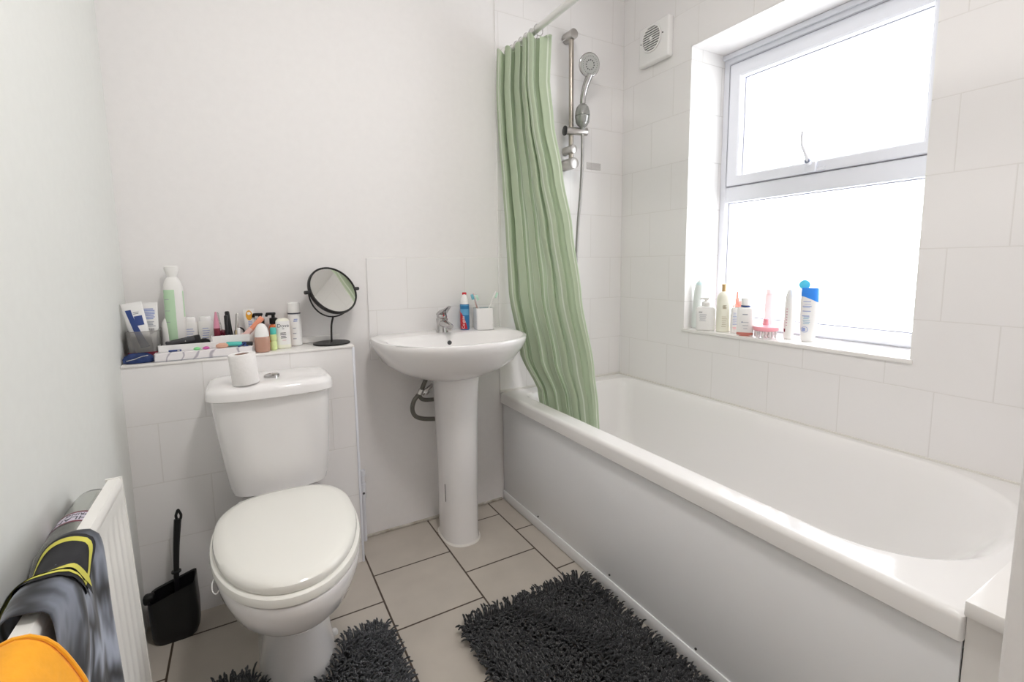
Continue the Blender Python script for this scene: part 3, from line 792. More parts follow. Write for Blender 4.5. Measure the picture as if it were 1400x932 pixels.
def bar(P, hw, ht):
    P = smooth_path(P, 6); n_ = len(P) - 1
    return loft([[(p.x + a * hw(i / n_), p.y + b * ht, p.z) for a, b in ((1, 0), (.7, 1), (-.7, 1), (-1, 0), (-.7, -1), (.7, -1))] for i, p in enumerate(P)])
hd_ = obj('handle', bar([(.086, -.218, .05), (.088, -.212, .15), (.094, -.203, .25), (.103, -.196, .335)], lambda t: .0055 + .004 * t, .0048), M['black'], hb)
bm = tube([(.1055 + .0062 * math.copysign(abs(math.cos(a)) ** .8, math.cos(a)) * (1 if math.sin(a) < 0 else 1 - .75 * math.sin(a)), -.1955, .346 + .016 * math.sin(a)) for a in [2 * PI * i / 24 for i in range(25)]], .0036, 8, 1, sm=False)
obj('hanging_loop', bm, M['black'], hd_)
obj('collar', lathe([(.0075, .178), (.0125, .180), (.0125, .184), (.0075, .186)], 16, .0895, -.209), M['black'], hd_)
obj('brush_head', lathe([(.015, .03), (.028, .04), (.030, .09), (.018, .11)], 20, .086, -.219), M['darkgrey'], hb)

# ------------------------------------------------------------------ shelf: make-up mirror
mi = thing('makeup_mirror', 'round black-framed make-up mirror on a thin stand', 'mirror', (.575, -.075, ZB))
MC = Vector((.587, -.082, .984)); Rm = .088
obj('base', lathe([(.060, ZB + .0003), (.062, ZB + .0015), (.062, ZB + .004), (.060, ZB + .0055), (.004, ZB + .0065)], 48, .575, -.075), M['blackmetal'], mi)
obj('stem', tube([(.575, -.075, ZB + .005), (.577, -.076, .86), (.584, -.080, .894)], .0034, 10), M['blackmetal'], mi)
# U-shaped fork round the back, from pivot to pivot
tl = math.radians(27); px = Vector((.90, .42, .02)).normalized()
fwd = Vector((.30, -.82, .46)); fwd = (fwd - fwd.dot(px) * px).normalized(); upm = px.cross(fwd) * -1
if upm.z < 0: upm = -upm
upv = Vector((0, 0, 1)); upv = (upv - upv.dot(px) * px).normalized()
# fork ring arc lies in vertical plane through the pivots, lower half
arc = [MC + (px * math.cos(a) + upv * math.sin(a)) * (Rm + .0035) for a in [PI + PI * i / 24 for i in range(25)]]
obj('fork', tube([tuple(p) for p in arc], .0026, 8, 1, sm=False), M['blackmetal'], mi)
for s in (-1, 1): obj('pivot', cyl(tuple(MC + px * s * (Rm - .002)), tuple(MC + px * s * (Rm + .018)), .0062, 14, .001), M['blackmetal'], mi)
fm = Matrix((px, upm, fwd)).transposed().to_4x4(); fm = Matrix.Translation(MC) @ fm
bm = lathe([(Rm - .006, .004), (Rm - .004, .0075), (Rm, .0075), (Rm + .0015, .004), (Rm + .0015, -.004), (Rm, -.0075), (Rm - .004, -.0085), (.001, -.009)], 56, cap0=False)
bmesh.ops.transform(bm, matrix=fm, verts=bm.verts); fr_ = obj('frame', bm, M['blackmetal'], mi)
bm = lathe([(Rm - .0055, .0035), (Rm - .0055, .0045), (.001, .0046)], 56, cap0=False); bmesh.ops.transform(bm, matrix=fm, verts=bm.verts)
obj('mirror_glass', bm, M['mirror'], fr_, smooth=False)

# ------------------------------------------------------------------ shelf: bottles and make-up
def bottle(name, label, cat, loc, S, m, n=2., rz=0., part='body', rot=None, group=None, capm=None, cap=None):
    t = thing(name, label, cat, loc, rot if rot else (0, 0, math.radians(rz)), group)
    b = obj(part, body(S, n), m, t, local=True)
    if cap: obj('cap', body(cap, n if n < 3 else 2.6), capm, t, local=True)
    return t, b
SZ = ZB + .0005
# clear tub in the corner with the two tubes in it
t = thing('clear_tub', 'hazy clear tub holding two tubes in the shelf corner', 'tub', (.050, -.077, SZ))
R = [rrect(-.036 + k, .036 - k, -.04 + k, .04 - k, z, (.012,) * 4, 5) for z, k in ((0, .004), (.003, .001), (.085, -.001), (.088, -.003), (.088, -.0005), (.004, .003))]
obj('wall', loft(R), M['hazy'], t, local=True); obj('rim', tube([(x, y, .088) for x, y, _ in rrect(-.0375, .0375, -.041, .041, 0, (.012,) * 4, 5)] + [(.0375, .029, .088)], .0016, 6, 1, sm=False), M['hazy'], t, local=True)
obj('maroon_band', loft([rrect(-.037 + k, .037 - k, -.041 + k, .041 - k, z, (.012,) * 4, 5) for z, k in ((.012, -.0002), (.028, -.0004), (.028, -.0010), (.012, -.0008), (.012, -.0002))], False, False), M['maroon'], t, local=True)
def squeeze(name, label, loc, rot, w, L, m, group=None, deco=None):
    """a tube standing on its cap: round at the bottom, crimped flat at the top"""
    t = thing(name, label, 'tube', loc, rot, group)
    S = [(.018, w * .34, w * .34), (.022, w * .44, w * .42), (.04, w * .46, w * .40), (L * .6, w * .49, w * .22), (L - .012, w * .5, .0035), (L - .008, w * .5, .0016), (L, w * .5, .0014)]
    b = obj('tube_body', body(S, 2.), m, t, local=True)
    obj('cap', body([(0, w * .36, w * .36), (.002, w * .38, w * .38), (.019, w * .38, w * .38), (.020, w * .36, w * .36)]), M['white'], t, local=True)
    if deco: deco(b, S)
    return t
def deco_navy(b, S):
    obj('navy_stripe', decal(S, 2, 0, 0, .035, .148, fx=lambda v: (-.018 + .014 * (1 - v), -.004 + .022 * (1 - v) ** 1.5)), M['navy'], b, local=True)
    obj('navy_box', decal(S, 2, -.001, .018, .100, .128, .0006), M['navy'], b, local=True)
    obj('white_box', decal(S, 2, -.003, .0165, .130, .144, .0006), M['white'], b, local=True)
    obj('print_lines', lines_on(S, 2, -.001, .014, .138, .004, 2, .0015, .0009), M['darkprint'], b, local=True)
squeeze('cream_tube', 'white cream tube with a navy stripe leaning in the corner tub', (.054, -.092, SZ + .006), (0, math.radians(-9), 0), .050, .168, M['white'], deco=deco_navy)
def deco_txt(b, S):
    obj('blue_text', lines_on(S, 2, -.014, .014, .142, .0048, 7, .0032, .0005), M['blueprint'], b, local=True)
    obj('grey_text', lines_on(S, 2, -.015, .015, .104, .0042, 4, .0024, .0005), M['greyprint'], b, local=True)
    bb = bmesh.new()
    for k in range(8): merge(bb, decal(S, 2, -.010 + k * .0026, -.010 + k * .0026 + (.0016 if k % 2 else .0009), .072, .086, .0006))
    obj('barcode', bb, M['darkprint'], b, local=True)
squeeze('lotion_tube', 'white tube covered in pale blue small print in the corner tub', (.062, -.058, SZ + .006), (0, math.radians(1), 0), .042, .163, M['white'], deco=deco_txt)
t = thing('wipes_packet', 'shiny navy foil packet lying before the clear tub', 'packet', (.040, -.133, SZ))
S = [(0, .030, .008), (.004, .036, .012), (.012, .037, .013), (.020, .032, .011), (.027, .022, .006), (.029, .012, .002)]
rr = random.Random(5)
bm = body(S, 2.6)
for v in bm.verts:
    if v.co.z > .002: v.co += Vector((rr.uniform(-1, 1), rr.uniform(-1, 1), rr.uniform(-1, 1))) * .0012
obj('packet', bm, M['navyfoil'], t, local=True); obj('foil_flash', tube([(-.026, -.0125, .010), (-.008, -.0145, .014), (.010, -.0138, .020), (.024, -.0110, .022)], .0011, 6), M['silver'], t, local=True)

S = [(0, .022, .018), (.004, .0255, .021), (.10, .0265, .022), (.19, .0262, .0215), (.212, .0252, .0205), (.228, .0215, .018), (.238, .0165, .015), (.243, .012, .012)]
t, b = bottle('lotion_bottle', 'tall white lotion bottle with a pale green label', 'bottle', (.126, -.038, SZ), S, M['whitesoft'], 2.5)
obj('green_label', decal(S, 2.5, -.025, .004, .048, .205, .0004), M['mint'], b, local=True)
obj('edge_print', decal(S, 2.5, .0235, .0262, .120, .200, .0004), M['mint'], b, local=True)
for z_ in (.175, .140, .105): obj('print_line', lines_on(S, 2.5, -.024, -.010, z_, .035, 1, .0014, .0008), M['greyprint'], b, local=True)
obj('flip_cap', body([(.240, .012, .012), (.246, .0125, .012), (.256, .016, .013), (.268, .0195, .014), (.275, .0185, .013), (.278, .013, .010)], 2.3), M['whitesoft'], t, local=True)
S = [(0, .0105, .0095), (.004, .0125, .011), (.045, .0130, .0115), (.066, .0105, .0095), (.080, .0065, .006), (.086, .002, .002)]
t, b = bottle('roll_on_deodorant', 'small plain white bullet-shaped bottle behind the marble tray', 'bottle', (.1005, -.045, SZ), [(z + (.0 if z == 0 else 0), a, c) for z, a, c in [(0, .0105, .0095), (.004, .0132, .011), (.040, .0138, .0115), (.085, .0125, .0105), (.105, .009, .008), (.116, .004, .004)]], M['whitesoft'], 2.)
obj('base_band', decal([(0, .0132, .011), (.2, .0132, .011)], 2, .010, .0128, .040, .048, .0004), M['darkprint'], b, local=True)
for x, lab in ((.160, 'left of two matching white bottles with blue print by the wall'), (.2025, 'right of two matching white bottles with blue print by the wall')):
    S = [(0, .018, .012), (.003, .0205, .0145), (.094, .0208, .0148), (.101, .0185, .0135)]
    t, b = bottle('toner_bottle', lab, 'bottle', (x, -.030, SZ), S, M['whitesoft'], 2.4, group='matching white toner bottles on the shelf', capm=M['white'], cap=[(.101, .0165, .0125), (.112, .0165, .0125), (.116, .014, .011)])
    obj('blue_text', lines_on(S, 2.4, -.011, .012, .078, .0075, 5, .002, .0005), M['blueprint'], b, local=True)
# marble organiser tray
t = thing('organiser_tray', 'marble-patterned make-up tray with raised white compartments', 'tray', (.20, -.112, SZ))
bm = bmesh.new(); TX0, TX1, TY0, TY1 = .078, .330, -.155, -.068
merge(bm, box(TX0, TX1, TY0, TY1, SZ, SZ + .003)); merge(bm, box(TX0, TX1, TY0, TY0 + .003, SZ, SZ + .0245, .001, 1)); merge(bm, box(TX0, TX1, TY1 - .003, TY1, SZ, SZ + .0245, .001, 1))
merge(bm, box(TX0, TX0 + .003, TY0, TY1, SZ, SZ + .0245, .001, 1)); merge(bm, box(TX1 - .003, TX1, TY0, TY1, SZ, SZ + .0245, .001, 1))
tb = obj('tray_base', bm, M['marble'], t)
obj('drawer_line', box(TX0 - .0003, TX1 + .0003, TY0 - .0005, TY0 + .001, SZ + .0015, SZ + .0028), M['greyprint'], tb, smooth=False)
bm = bmesh.new(); zt1 = SZ + .060; ya = -.118
merge(bm, box(TX0 + .006, TX1 - .006, ya, ya + .0025, SZ + .003, SZ + .043, .0008, 1)); merge(bm, box(.222, TX1 - .006, ya + .002, ya + .0045, SZ + .02, zt1, .0008, 1))
for x in (TX0 + .006, .219, TX1 - .0085): merge(bm, box(x, x + .0025, ya, TY1 - .004, SZ + .003, (zt1 if x > .2 else SZ + .043), .0008, 1))
merge(bm, box(.219, TX1 - .006, TY1 - .0065, TY1 - .004, SZ + .003, zt1, .0008, 1))
obj('compartments', bm, M['white'], t)
# bits lying in the front tray
t = thing('hair_clip', 'small navy hair clip lying in the marble tray', 'hair clip', (.127, -.130, SZ + .0245)); obj('clip', box(-.016, .016, -.003, .003, 0, .0055, .0015), M['navy'], t, local=True); obj('clip_spring', cyl((.006, -.0035, .003), (.012, -.0035, .003), .0022, 10), M['silver'], t, local=True)
for o in (t,): pass
t = obj('tray_liner', box(TX0 + .004, TX1 - .004, TY0 + .004, ya - .001, SZ + .003, SZ + .0245, .001), M['marble'], tb)
for x, m_, lab in ((.182, M['green'], 'small green eraser-like sponge in the marble tray'), (.205, M['magenta'], 'small magenta sponge in the marble tray')):
    t = thing('makeup_sponge', lab, 'sponge', (x, -.132, SZ + .0245), group='small sponges in the tray'); obj('sponge', loft([ring(0, 0, z, a, b2, N=20) for z, a, b2 in ((0, .006, .006), (.003, .010, .008), (.006, .008, .007), (.0085, .003, .003))]), m_, t, local=True)
t = thing('powder_brush_head', 'tan powder puff lying in the marble tray', 'powder puff', (.247, -.1365, SZ + .0245)); obj('puff', loft([ring(0, 0, z, a, b2, N=24) for z, a, b2 in ((0, .010, .006), (.004, .017, .009), (.011, .016, .008), (.015, .008, .004))]), M['skin'], t, local=True)
t = thing('teal_pencil', 'teal mascara tube with a black cap lying in the marble tray', 'mascara', (.270, -.128, SZ + .034), (0, math.radians(4), math.radians(4)))
obj('tube', translate(cyl((-.012, 0, 0), (.030, 0, 0), .0068, 16, .002), (0, 0, 0)), M['teal'], t, local=True); obj('cap', cyl((.030, 0, 0), (.060, 0, -.001), .0068, 16, .001), M['black'], t, local=True)
t = thing('eyelash_curler', 'small dark hair tie bow on the front of the tray', 'hair tie', (.303, -.145, SZ + .025)); obj('bow', tube([(-.014, 0, .001), (-.004, 0, .005), (.003, 0, .012), (.008, .0, .009), (.003, 0, .003), (.014, 0, .0015)], .0017, 8), M['navy'], t, local=True)
t.name = 'hair_tie'
# black palette case in the left compartment
t = thing('palette_case', 'black make-up pouch leaning in the left compartment', 'pouch', (.152, -.094, SZ + .028), (0, math.radians(-10), 0))
obj('case', box(-.047, .042, -.008, .008, -.004, .032, .004), M['black'], t, local=True); obj('flap', box(-.045, .028, -.010, -.006, .018, .031, .002), M['darkgrey'], t, local=True); obj('press_stud', cyl((.004, -.0115, .022), (.004, -.009, .022), .0016, 10), M['silver'], t, local=True)
t = thing('makeup_pouch', 'rounded black compact lying at the right of the pouch', 'compact', (.199, -.092, SZ + .022)); obj('lid', loft([ring(0, 0, z, a, b2, N=28) for z, a, b2 in ((0, .014, .010), (.012, .018, .012), (.026, .014, .010), (.031, .006, .005))]), M['black'], t, local=True); obj('catch', box(-.003, .003, -.0135, -.011, .008, .013, .0005), M['darkgrey'], t, local=True)
t.name = 'compact'
t = thing('silver_wrapper', 'crumpled silver wrapper beside the white bullet-shaped bottle', 'wrapper', (.1095, -.100, SZ + .004)); bm = loft([ring(0, 0, z, a, b2, N=14) for z, a, b2 in ((0, .005, .004), (.02, .008, .005), (.042, .007, .004), (.050, .003, .002))])
for v in bm.verts: v.co += Vector((rr.uniform(-1, 1), rr.uniform(-1, 1), 0)) * .0015
obj('foil', bm, M['silver'], t, local=True, angle=10)
# upright things in the right compartment
def stick(name, label, cat, x, y, r, h, m, m2=None, hs=.6, lean=0, leany=0, cone=False, group=None, z0=.006):
    t = thing(name, label, cat, (x, y, SZ + z0), (math.radians(leany), math.radians(lean), 0), group)
    obj('barrel', lathe([(r * .8, 0), (r, .002), (r, h * hs), (r * .9, h * hs + .001)], 18), m, t, local=True)
    top = [(r * .92, h * hs), (r * .92, h - .003), (r * .6, h)] if not cone else [(r * 1.0, h * hs), (r * .7, h * .8), (r * .25, h)]
    obj('cap', lathe(top, 18), m2 or m, t, local=True); return t
stick('blending_sponge', 'rose pink pointed applicator in the right compartment', 'make-up applicator', .235, -.098, .009, .128, M['maroon'], M['rose'], .60, cone=True)
t = thing('scrunchie', 'dark maroon scrunchie in the right compartment', 'scrunchie', (.247, -.090, SZ + .055)); obj('loop', tube([(.012 * math.cos(a) * (1 + .1 * math.sin(7 * a)), .006 * math.sin(a), .012 * math.sin(a) + .006 * math.sin(5 * a)) for a in [2 * PI * i / 30 for i in range(31)]], .006, 10, 1, sm=False), M['maroon'], t, local=True)
t.rotation_euler = (0, .3, 0)
stick('tweezers_case', 'slim clear plastic tube leaning beside the rose applicator', 'tube', .252, -.080, .0055, .126, M['hazy'], M['hazy'], .7, lean=-7)
stick('mascara', 'black mascara with a pink striped barrel, taller of the pair', 'mascara', .262, -.098, .0062, .116, M['pinkclear'], M['black'], .45, group='mascaras in the right compartment')
stick('mascara', 'plain black mascara leaning left behind the pink-barrelled one', 'mascara', .274, -.092, .0072, .128, M['black'], M['black'], .5, lean=-4, group='mascaras in the right compartment')
stick('lip_gloss', 'pale gold lip gloss with a black tip leaning right', 'lip gloss', .281, -.094, .0050, .120, M['gold'], M['satin'], .55, lean=6)
stick('lip_balm', 'short white lip balm beside the gold lip gloss', 'lip balm', .294, -.098, .0055, .074, M['white'], M['white'], .6)
t = thing('hair_band', 'black hair band ring hooked behind the gold lip gloss', 'hair band', (.296, -.076, SZ + .062)); obj('band', tube([(.013 * math.cos(a), 0, .015 * math.sin(a)) for a in [2 * PI * i / 28 for i in range(29)]], .0024, 8, 1, sm=False), M['black'], t, local=True)
t = thing('blusher_pot', 'peach blusher pot by the back of the tray', 'pot', (.3085, -.092, SZ + .030)); obj('pot', lathe([(.011, 0), (.013, .002), (.013, .022), (.010, .028), (.004, .031)], 22), M['peachpale'], t, local=True)
# sun cream with amber dot
def deco_sun(b, S):
    obj('amber_oval', loft([[(x, front_y(S, 2, x, z, o_), z) for x, z in [(.0095 * math.cos(2 * PI * k / 28), .112 + .0165 * math.sin(2 * PI * k / 28)) for k in range(28)]] for o_ in (.0004, .0008)]), M['orangedot'], b, local=True)
    obj('small_print', lines_on(S, 2, -.006, .008, .090, .005, 4, .0028, .0005), M['blueprint'], b, local=True)
squeeze('sun_cream', 'white tube with a big amber oval standing by the wall', (.330, -.030, SZ), (0, math.radians(-2), 0), .034, .134, M['white'], deco=deco_sun)
# peach tube leaning
t = thing('peach_tube', 'peach orange tube leaning right across the black pump', 'tube', (.305, -.097, SZ + .048), (0, math.radians(44), 0))
obj('body', lathe([(.0060, 0), (.0085, .002), (.0090, .036)], 18), M['peachpale'], t, local=True); obj('cap', lathe([(.0075, .036), (.0082, .066), (.0092, .080), (.007, .084)], 18), M['peach'], t, local=True)
# two pump bottles
for x, z_, rz_, lab in ((.358, 0, -15, 'orange hand soap with a black pump, left of the pair'), (.397, 0, -8, 'orange hand soap with a black pump, right of the pair')):
    S = [(0, .013, .012), (.003, .0155, .0145), (.062, .0158, .0148), (.074, .013, .012), (.080, .008, .008)]
    t, b = bottle('soap_dispenser', lab, 'soap dispenser', (x, -.042, SZ), S, M['orange_liq'], 2.1, rz_, group='orange pump bottles on the shelf')
    p = obj('pump_collar', lathe([(.0085, .079), (.0125, .080), (.0125, .098), (.010, .100), (.0055, .101), (.0055, .110)], 22), M['black'], t, local=True)
    bm = box(-.022, .008, -.0058, .0058, .109, .1185, .003); merge(bm, box(-.024, -.016, -.004, .004, .1045, .113, .002)); obj('pump_head', bm, M['black'], p, local=True)
# foundation roll-on, little green bottle, squeeze bottle, tall spray
S = [(0, .016, .014), (.002, .020, .017), (.012, .0222, .0185), (.046, .0222, .0185), (.050, .021, .0178)]
t, b = bottle('foundation_bottle', 'glass foundation bottle with a domed white cap at the shelf edge', 'foundation bottle', (.357, -.128, SZ), S, M['foundation'], 2.2)
obj('domed_cap', body([(.050, .0208, .0175), (.062, .0203, .017), (.078, .017, .0145), (.088, .011, .010), (.0925, .004, .004)], 2.1), M['white'], t, local=True)
S = [(0, .008, .008), (.003, .0105, .0105), (.026, .0105, .0105), (.030, .0085, .0085), (.034, .0105, .0105), (.050, .0105, .0105), (.052, .009, .009)]
t, b = bottle('serum_bottle', 'tiny lime green bottle with a teal cap between foundation and squeeze bottle', 'bottle', (.3905, -.108, SZ), S, M['lime'])
obj('teal_cap', lathe([(.0088, .052), (.0098, .053), (.0095, .072), (.0085, .074)], 20), M['teal'], t, local=True)
S = [(0, .019, .010), (.003, .0225, .0125), (.012, .0225, .013), (.092, .0212, .012), (.098, .017, .0095), (.101, .010, .006)]
t, b = bottle('body_cream', 'white squeeze bottle with black lettering near the shelf edge', 'bottle', (.4215, -.090, SZ), S, M['cream'], 2.6, 0)
obj('white_label', decal(S, 2.6, -.020, .020, .014, .092, .0003), M['white'], b, local=True)
label_text(b, S, 2.6, 'Dove', .0165, 0, .077, M['darkprint']); obj('bird_mark', lines_on(S, 2.6, -.004, .005, .066, .004, 1, .002, .0007), M['darkprint'], b, local=True)
obj('small_print', lines_on(S, 2.6, -.011, .011, .052, .0055, 4, .0024, .0007), M['darkprint'], b, local=True); obj('foot_line', lines_on(S, 2.6, -.006, .008, .028, .004, 1, .0012, .0007), M['rose'], b, local=True)
S = [(0, .019, .0175), (.003, .0215, .020), (.104, .0215, .020), (.110, .0205, .019)]
t, b = bottle('spray_can', 'tall white can with a black band under its cap, behind the squeeze bottle', 'spray can', (.462, -.042, SZ), S, M['white'], 2.0)
obj('band', lathe([(.0206, .1095), (.0206, .114)], 32), M['darkprint'], t, local=True); obj('cap', lathe([(.0195, .113), (.0195, .142), (.0185, .147), (.015, .149)], 32), M['white'], t, local=True)
obj('blue_text', lines_on(S, 2, -.006, .011, .090, .006, 2, .0035, .0005), M['blueprint'], b, local=True); obj('grey_text', lines_on(S, 2, -.009, .002, .060, .018, 3, .003, .0005), M['greyprint'], b, local=True)

# ------------------------------------------------------------------ window sill
WZ = zs + .0015; RZ = -58
S = [(0, .0150, .013), (.004, .0190, .016), (.05, .0205, .017), (.12, .0200, .0165), (.165, .0195, .016), (.19, .0165, .013), (.204, .009, .008), (.208, .004, .004)]
t, b = bottle('shower_gel', 'tall plain grey-white bottle in the corner of the window sill', 'bottle', (2.035, -.428, WZ), S, mat('grey_white_plastic', (.66, .70, .68), .35), 2.4, rot=(0, math.radians(3), math.radians(RZ)))
obj('cap_tip', body([(.188, .0172, .0138), (.200, .0118, .0098), (.208, .005, .0045), (.2095, .002, .002)], 2.3), mat('pale_teal', (.52, .66, .66), .35), t, local=True)
S = [(0, .034, .018), (.004, .038, .022), (.090, .0385, .022), (.098, .035, .020), (.102, .022, .014)]
t, b = bottle('pump_bottle', 'squat white pump bottle with black print on the sill', 'bottle', (2.012, -.497, WZ), S, M['white'], 3.2, RZ)
obj('title_print', lines_on(S, 3.2, -.026, -.012, .076, .004, 1, .0028, .0006, False), M['darkprint'], b, local=True); obj('small_print', lines_on(S, 3.2, -.026, .006, .068, .0046, 7, .0012, .0006), M['greyprint'], b, local=True)
c_ = obj('collar', lathe([(.0165, .101), (.0175, .103), (.0175, .118), (.013, .121), (.007, .123), (.007, .131)], 22), M['whitesoft'], t, local=True)
bm = box(-.013, .013, -.008, .008, .128, .139, .004); merge(bm, box(-.026, -.010, -.005, .005, .129, .137, .003)); obj('pump_head', bm, M['white'], c_, local=True)
S = [(0, .017, .014), (.002, .0195, .0165), (.06, .0200, .017), (.092, .0185, .0155), (.100, .012, .012)]
t, b = bottle('maroon_bottle', 'dark red bottle peeping out behind the squat pump bottle', 'bottle', (2.075, -.448, WZ), S, M['rose'], 2.4, RZ, capm=M['white'], cap=[(.100, .011, .011), (.118, .011, .011), (.120, .009, .009)])
S = [(0, .024, .021), (.003, .0270, .0235), (.130, .0270, .0235), (.148, .0245, .021), (.160, .017, .016), (.166, .009, .009)]
t, b = bottle('shampoo_bottle', 'cream round-shouldered bottle with a slim gold cap', 'bottle', (2.035, -.563, WZ), S, M['cream'], 2.1, RZ, capm=M['capgold'], cap=[(.165, .0085, .0085), (.180, .0080, .0080), (.194, .0088, .0088), (.196, .0075, .0075)])
obj('gold_print', lines_on(S, 2.1, -.002, .014, .108, .004, 4, .0022, .0006), M['gold'], b, local=True); obj('gold_print', lines_on(S, 2.1, -.004, .016, .062, .008, 6, .0016, .0006), M['gold'], b, local=True)
S = [(0, .016, .014), (.003, .020, .017), (.090, .020, .017), (.110, .013, .012), (.135, .006, .006), (.150, .004, .004)]
t, b = bottle('coral_bottle', 'coral pink bottle wedged behind the cream bottle', 'bottle', (2.105, -.575, WZ), S, M['coral'], 2.2, RZ)
obj('nozzle', lathe([(.0042, .149), (.0042, .160), (.002, .164)], 12), M['coral'], t, local=True)
S = [(0, .024, .016), (.003, .027, .018), (.095, .027, .018), (.103, .022, .015)]
t, b = bottle('conditioner_bottle', 'white bottle with blue small print behind the navy-ringed bottle', 'bottle', (2.047, -.622, WZ), S, M['whitesoft'], 3, RZ, capm=M['clear'], cap=[(.103, .014, .012), (.128, .014, .012), (.130, .012, .010)])
obj('blue_print', lines_on(S, 3, -.018, -.002, .080, .0065, 8, .002, .0006), M['blueprint'], b, local=True); obj('pink_print', lines_on(S, 3, -.018, -.004, .022, .005, 2, .002, .0006), M['pink'], b, local=True)
S = [(0, .027, .016), (.003, .0295, .018), (.103, .0295, .018), (.110, .025, .015), (.113, .014, .012)]
t, b = bottle('micellar_bottle', 'white bottle with a navy-ringed cap beside the pink scalp brush', 'bottle', (2.007, -.682, WZ), S, M['white'], 3, RZ)
c_ = obj('cap', lathe([(.0165, .118), (.0165, .143), (.0155, .146)], 26), M['white'], t, local=True); obj('navy_ring', lathe([(.0172, .1125), (.0172, .1185)], 26), M['navy'], c_, local=True)
obj('base_tint', body([(-.0002, .0262, .0162), (.004, .0296, .0186), (.012, .0296, .0186), (.014, .0292, .0182)], 3), M['coral'], b, local=True)
obj('title_print', lines_on(S, 3, -.010, .012, .082, .004, 1, .004, .0007), M['greyprint'], b, local=True); obj('small_print', lines_on(S, 3, -.008, .014, .052, .012, 3, .002, .0007), M['greyprint'], b, local=True)
obj('dot_mark', lines_on(S, 3, -.012, -.008, .052, .004, 1, .004, .0008, False), M['navy'], b, local=True)
S = [(0, .014, .012), (.003, .0165, .014), (.150, .0160, .0135), (.160, .012, .010)]
t, b = bottle('pink_toner', 'pale translucent pink bottle behind the scalp brush', 'bottle', (2.105, -.715, WZ), S, M['pinkclear'], 2.2, RZ)
obj('cap', lathe([(.0125, .159), (.0125, .176), (.010, .178)], 20), M['pinkclear'], t, local=True)
# scalp brush
t = thing('scalp_brush', 'pink scalp massage brush standing on white bristles', 'brush', (2.030, -.752, WZ))
obj('brush_body', lathe([(.040, .026), (.043, .028), (.0435, .036), (.041, .042), (.030, .046), (.012, .048), (.010, .054), (.0085, .066), (.0095, .069), (.007, .071)], 36), M['pink'], t, local=True)
for k in range(30):
    a = 2 * PI * k / 18 if k < 18 else 2 * PI * k / 12; r_ = .036 if k < 18 else .021
    obj('bristle', translate(lathe([(.0017, 0), (.0024, .003), (.0024, .0265)], 7), (r_ * math.cos(a), r_ * math.sin(a), 0)), M['clear'] if k % 2 else M['white'], t, local=True)
S = [(0, .012, .011), (.003, .0150, .0135), (.06, .0168, .015), (.12, .0160, .0140), (.160, .0135, .012), (.178, .009, .008), (.183, .004, .004)]
t, b = bottle('face_wash', 'slim white bottle with tiny pink print between brush and blue-capped shampoo', 'bottle', (2.065, -.818, WZ), S, M['whitesoft'], 2.3, RZ)
obj('pink_print', lines_on(S, 2.3, -.010, -.006, .110, .010, 7, .003, .0006, False), M['rose'], b, local=True); obj('dark_patch', decal(S, 2.3, -.0162, -.011, .026, .038, .0005), M['maroon'], b, local=True)
S = [(0, .018, .013), (.004, .0215, .016), (.03, .0235, .0175), (.08, .0275, .0185), (.14, .0285, .0185), (.163, .0275, .018)]
t, b = bottle('dandruff_shampoo', 'white shampoo bottle with a blue collar and open cyan flip cap', 'bottle', (2.065, -.888, WZ), S, M['white'], 2.6, RZ)
obj('blue_collar', loft([[(x, y, (.163 - .024 * max(0, min(1, (x + .028) / .056)) ** 1.3) if i == 0 else z_) for x, y, _ in ring(0, 0, 0, a_, b2, n=2.6, N=40)] for i, (z_, a_, b2) in enumerate(((.140, .0287, .0187), (.166, .0279, .0183), (.188, .0268, .0172), (.191, .0250, .016)))]), M['blue'], t, local=True)
obj('flip_cap', translate(cyl((-.014, -.004, .2000), (-.014, .006, .2000), .0175, 28, .003), (-.004, 0, .002)), M['cyan'], t, local=True)
obj('blue_text', lines_on(S, 2.6, -.022, .006, .142, .017, 4, .0028, .0006), M['blueprint'], b, local=True); obj('blue_text', lines_on(S, 2.6, -.020, .004, .133, .006, 3, .0012, .0006), M['blueprint'], b, local=True)
obj('small_text', lines_on(S, 2.6, -.020, .004, .088, .006, 5, .0016, .0006), M['pastelight'], b, local=True)
obj('round_emblem', tube([(-.012 + .010 * math.cos(a), front_y(S, 2.6, -.012 + .010 * math.cos(a), .044 + .010 * math.sin(a), .0008), .044 + .010 * math.sin(a)) for a in [2 * PI * i / 24 for i in range(25)]], .0008, 6, 1, sm=False), M['blueprint'], b, local=True)
obj('emblem_fill', decal(S, 2.6, -.019, -.010, .038, .050, .0007), M['blueprint'], b, local=True)

# ------------------------------------------------------------------ radiator
RT, RX0, RX1 = .683, .0735, .096
rad = thing('radiator', 'white panel radiator along the left wall', 'radiator', (.09, -1.15, .15))
ln = math.tan(math.radians(1.6))
def rx(x, z): return x + (RT - z) * ln
bm = bmesh.new(); prof = [];  y0r, y1r = -1.62, -.745
